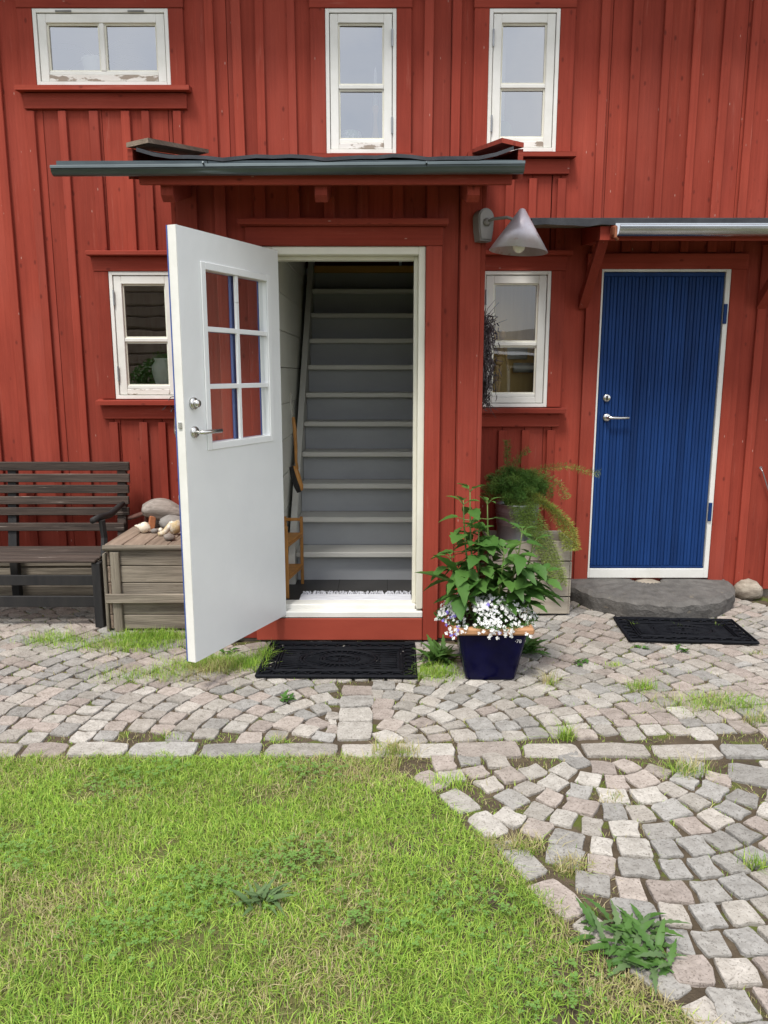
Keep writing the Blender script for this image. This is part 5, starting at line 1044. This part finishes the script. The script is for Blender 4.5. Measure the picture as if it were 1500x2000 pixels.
# single tufts one can count
def tuft(px, py, n, h_, r_, label, dry=.2):
    x_, y_ = G(px, py); P = np.array([(rnd.gauss(0, r_), rnd.gauss(0, r_ * .6), -.016) for _ in range(n)]); me = blades(P, h_ * .5, h_, .0016, .7, colours(P[:, 0] + x_, P[:, 1] + y_, px, dry), px)
    o = bpy.data.objects.new('grass_tuft', me); COL.objects.link(o); o.location = (x_, y_, 0); tag(o, label, 'grass tuft', 'grass tufts in the paving')
for a in ((1252, 1345, 190, .085, .035, 'thick bright grass tuft in the middle of the right-hand paving'), (1105, 1440, 110, .10, .022, 'upright grass tuft just above the band of long stones'), (1345, 1505, 240, .08, .05, 'wide grass tuft growing over the band of long stones'), (1072, 1335, 80, .11, .018, 'thin tall grass tuft right of the blue planter', .45), (1200, 1300, 90, .05, .03, 'low grass tuft between planter and far doormat'), (1480, 1410, 110, .09, .025, 'grass tuft at the right edge above the long stones', .3), (1478, 1690, 90, .075, .022, 'grass tuft at the right edge in the ring of setts'), (1478, 1278, 50, .05, .02, 'small grass tuft right of the far doormat'), (770, 1470, 240, .085, .045, 'overhanging lawn tuft covering a long stone'), (880, 1530, 160, .06, .045, 'grass tuft at the upper lawn corner among setts', .4), (1240, 1222, 30, .05, .008, 'tiny tuft poking through the far doormat left side'), (1400, 1225, 30, .06, .008, 'tiny tuft poking through the far doormat right side'), (1330, 1225, 36, .05, .014, 'tiny tuft poking through the middle of the far doormat'), (1020, 1655, 240, .07, .035, 'lawn tuft spreading between the edging stones', .4), (1200, 1560, 70, .05, .03, 'low tuft inside the ring of setts', .4), (1120, 1690, 170, .06, .032, 'dry tuft between the rings and the lawn', .7), (545, 1445, 60, .05, .02, 'little tuft above the long stones left of centre'), (330, 1440, 60, .05, .03, 'sparse tuft in the setts at the left')): tuft(*a)

# ================================================================== THINGS IN THE WINDOWS
def sill_pt(key, fx, dy=.20): a, b, c, d = FW[key]; return Vector((a + (b - a) * fx, YF + dy, c + .081))
p = sill_pt('w1', .375, .125)
fp = thing('potted_spider_plant', p, 'spider plant in a white ribbed pot in the wide upper window', 'potted plant')
MB().lathe([(.05, 0), (.062, .05), (.078, .115), (.082, .13), (.07, .13), (.06, .10)], p, 24).build('pot', 'ceramic', fp, smooth=True)
SM = leaf_mesh('spider_leaf_blade', 'leaf_grey', .30, .016, .75, .2, 0, 8)
for k in range(22): leaf_at(SM, fp, p + Vector((0, .02, .12)), math.pi * k / 21, rnd.uniform(.5, 1.25), 0, rnd.uniform(.6, 1.05))
p = sill_pt('w2', .33, .115); single(MB().lathe([(.035, 0), (.06, .02), (.075, .055), (.070, .085), (.062, .088), (.06, .07)], p, 24), 'painted_bowl', 'glaze_green', 'white bowl painted with leaves in the middle upper window', 'bowl')
p = sill_pt('w2', .70, .09); cs = thing('candlestick', p, 'white candle in a turned orange wood candlestick in the middle upper window', 'candlestick')
MB().lathe([(.034, 0), (.032, .015), (.016, .10), (.011, .15), (.014, .19), (.024, .225), (.02, .24)], p, 18).build('holder', 'turned', cs, smooth=True); MB().lathe([(.012, .24), (.011, .44), (.004, .475)], p, 12).build('candle', 'wax', cs, smooth=True)
p = sill_pt('w3', .28, .10); single(MB().lathe([(.035 * (1 + .1 * (k % 2)), 0.0 + .001 * k) for k in range(2)] + [(.055, .03), (.06, .07), (.048, .115), (.02, .14)], p, 16), 'cactus', 'cactus', 'small round cactus in the right upper window', 'cactus')
a, b, c, d = FW['w3']; vs = []; n = 30
for i in range(n + 1):
    x_ = a + .03 + .12 * i / n; y_ = YF + .25 + .012 * math.sin(i * 1.3); vs += [(x_, y_, c + .02), (x_, y_, d + .05)]
tag(recenter(MB().add(vs, [(2 * i, 2 * i + 2, 2 * i + 3, 2 * i + 1) for i in range(n)]).build('curtain', 'curtain', smooth=True)), 'narrow white curtain at the left of the right upper window', 'curtain')
p = sill_pt('wl', .66, .125); single(MB().lathe([(.05, 0), (.066, .03), (.085, .10), (.082, .145), (.060, .175), (.066, .195), (.058, .195), (.05, .17)], p, 28), 'ceramic_jar', 'ceramic', 'cream ceramic jar in the lower left window', 'jar')
# jointed wooden figure
p = sill_pt('wr', .32, .10); mn = thing('wooden_mannequin', p, 'jointed pale wooden drawing figure standing in the lower right window', 'figure')
def seg(a_, b_, r0, r1, nm): A, B_ = p + Vector(a_), p + Vector(b_); MB().tube([A, A.lerp(B_, .15), A.lerp(B_, .5), A.lerp(B_, .85), B_], [r0 * .6, r0, (r0 + r1) / 2 * 1.08, r1, r1 * .6], 10).build(nm, 'mannequin', mn, smooth=True)
seg((.01, 0, .375), (.022, 0, .44), .019, .024, 'head'); seg((.008, 0, .35), (.012, 0, .385), .008, .008, 'neck'); seg((.0, 0, .265), (.006, 0, .355), .026, .032, 'torso'); seg((-.004, 0, .205), (0, 0, .265), .030, .024, 'pelvis')
seg((.028, -.02, .345), (.045, -.02, .255), .011, .009, 'upper_arm'); seg((.045, -.02, .255), (.062, -.025, .165), .009, .008, 'forearm'); seg((-.02, .02, .345), (-.035, .02, .255), .011, .009, 'upper_arm'); seg((-.035, .02, .255), (-.03, .02, .165), .009, .008, 'forearm')
for s_ in (-1, 1): seg((s_ * .012 - .004, s_ * .012, .205), (s_ * .010 - .004, s_ * .012, .11), .016, .012, 'thigh'); seg((s_ * .010 - .004, s_ * .012, .11), (s_ * .010 - .008, s_ * .012, .012), .012, .009, 'shin'); seg((s_ * .010 - .008, s_ * .012, .010), (s_ * .010 + .012, s_ * .012 - .02, .006), .009, .007, 'foot')
seg((0, 0, .0), (0, 0, .004), .035, .035, 'base')
x_, z_ = W(1010, 683, 5.81); single(MB().box(x_ - .075, x_ + .075, 5.795, 5.815, z_ - .07, z_ + .05, .01), 'paper_roll', 'paper', 'white paper sheet hanging on the panelled wall in the lower right window', 'paper', smooth=False)
x_, z_ = W(1022, 718, 5.78); single(MB().tube([(x_ - .075, 5.77, z_), (x_ + .075, 5.77, z_)], .035, 16), 'glass_roll', 'ceramic', 'pale horizontal roll on the wall in the lower right window', 'roll')
# rod on the wall at the right edge
x_, z_ = W(1486, 914, YF - .03); mb = MB().tube([(x_, YF - .02, z_), (x_ + .01, YF - .035, z_ - .02), (x_ + .09, YF - .035, z_ - .22)], .004, 6); mb.tube([(x_ + .008 * math.cos(a), YF - .03, z_ + .008 * math.sin(a)) for a in [k * math.pi / 5 for k in range(11)]], .003, 6, cap=False); tag(recenter(mb.build('iron_hook', 'zinc')), 'thin metal hook rod hanging on the red wall right of the blue door', 'hook')

# ================================================================== ACROSS THE YARD (seen mirrored in the lower windows)
bn2 = thing('timber_barn', (-6.5, -6.5, 0), 'grey-brown timber barn across the yard, mirrored in the lower left window', 'barn')
for k in range(16): bx('log', 'barn', bn2, -10, -3.2, -6.6, -6.4, k * .25, k * .25 + .235, .03)
MB().prism_x([(-5.9, 3.9), (-8.5, 5.4), (-8.5, 5.5), (-5.9, 4.0)], -10.4, -2.9).build('roof', 'barnroof', bn2); bx('side_wall', 'barn', bn2, -10, -3.2, -9.6, -6.61, 0, 4.0)
sh2 = thing('low_shed', (2, -7.5, 0), 'low grey shed with a pale sheet roof, mirrored in the lower right window', 'shed')
for k in range(24): bx('wall_board', 'shed', sh2, -2.6 + k * .4, -2.6 + k * .4 + .39, -7.1, -7.05, 0, 1.95, .01)
MB().prism_x([(-6.6, 2.0), (-9.0, 2.5), (-9.0, 2.58), (-6.6, 2.1)], -2.9, 7.3).build('roof', 'barnroof', sh2); bx('back', 'shed', sh2, -2.6, 7.0, -9.0, -7.11, 0, 1.95)
for k in range(4):
    f = bx('window', 'white', sh2, -.4 + k * 1.5, .4 + k * 1.5, -7.045, -7.02, 1.05, 1.75, .01); bx('pane', 'bench_dk', f, -.34 + k * 1.5, .34 + k * 1.5, -7.019, -7.012, 1.11, 1.69, 0)
sb = thing('garden_shrub', (-4.3, -4.6, 0), 'green shrub in front of the barn, mirrored in the lower left window', 'shrub')
mb = MB().tube([(-4.3, -4.6, 0), (-4.25, -4.6, .6), (-4.3, -4.6, 1.2)], [.06, .045, .03], 8); mb.build('trunk', 'barn', sb)
V = []
mb = MB()
for k in range(3500):
    d = Vector((rnd.gauss(0, 1), rnd.gauss(0, 1), rnd.gauss(0, 1))).normalized(); r_ = (.55 + .4 * rnd.random()) * (1 + .3 * mnoise.noise(d * 2.2)); p = Vector((-4.3 + d.x * r_ * .95, -4.6 + d.y * r_ * .8, 1.15 + d.z * r_ * .85)); scatter_tris(mb, p, (rnd.uniform(-1, 1), rnd.uniform(-1, 1), rnd.uniform(-.5, 1)), .09, .025, (rnd.random(), rnd.random(), .3))
o = mb.build('crown', 'leaf', sb)
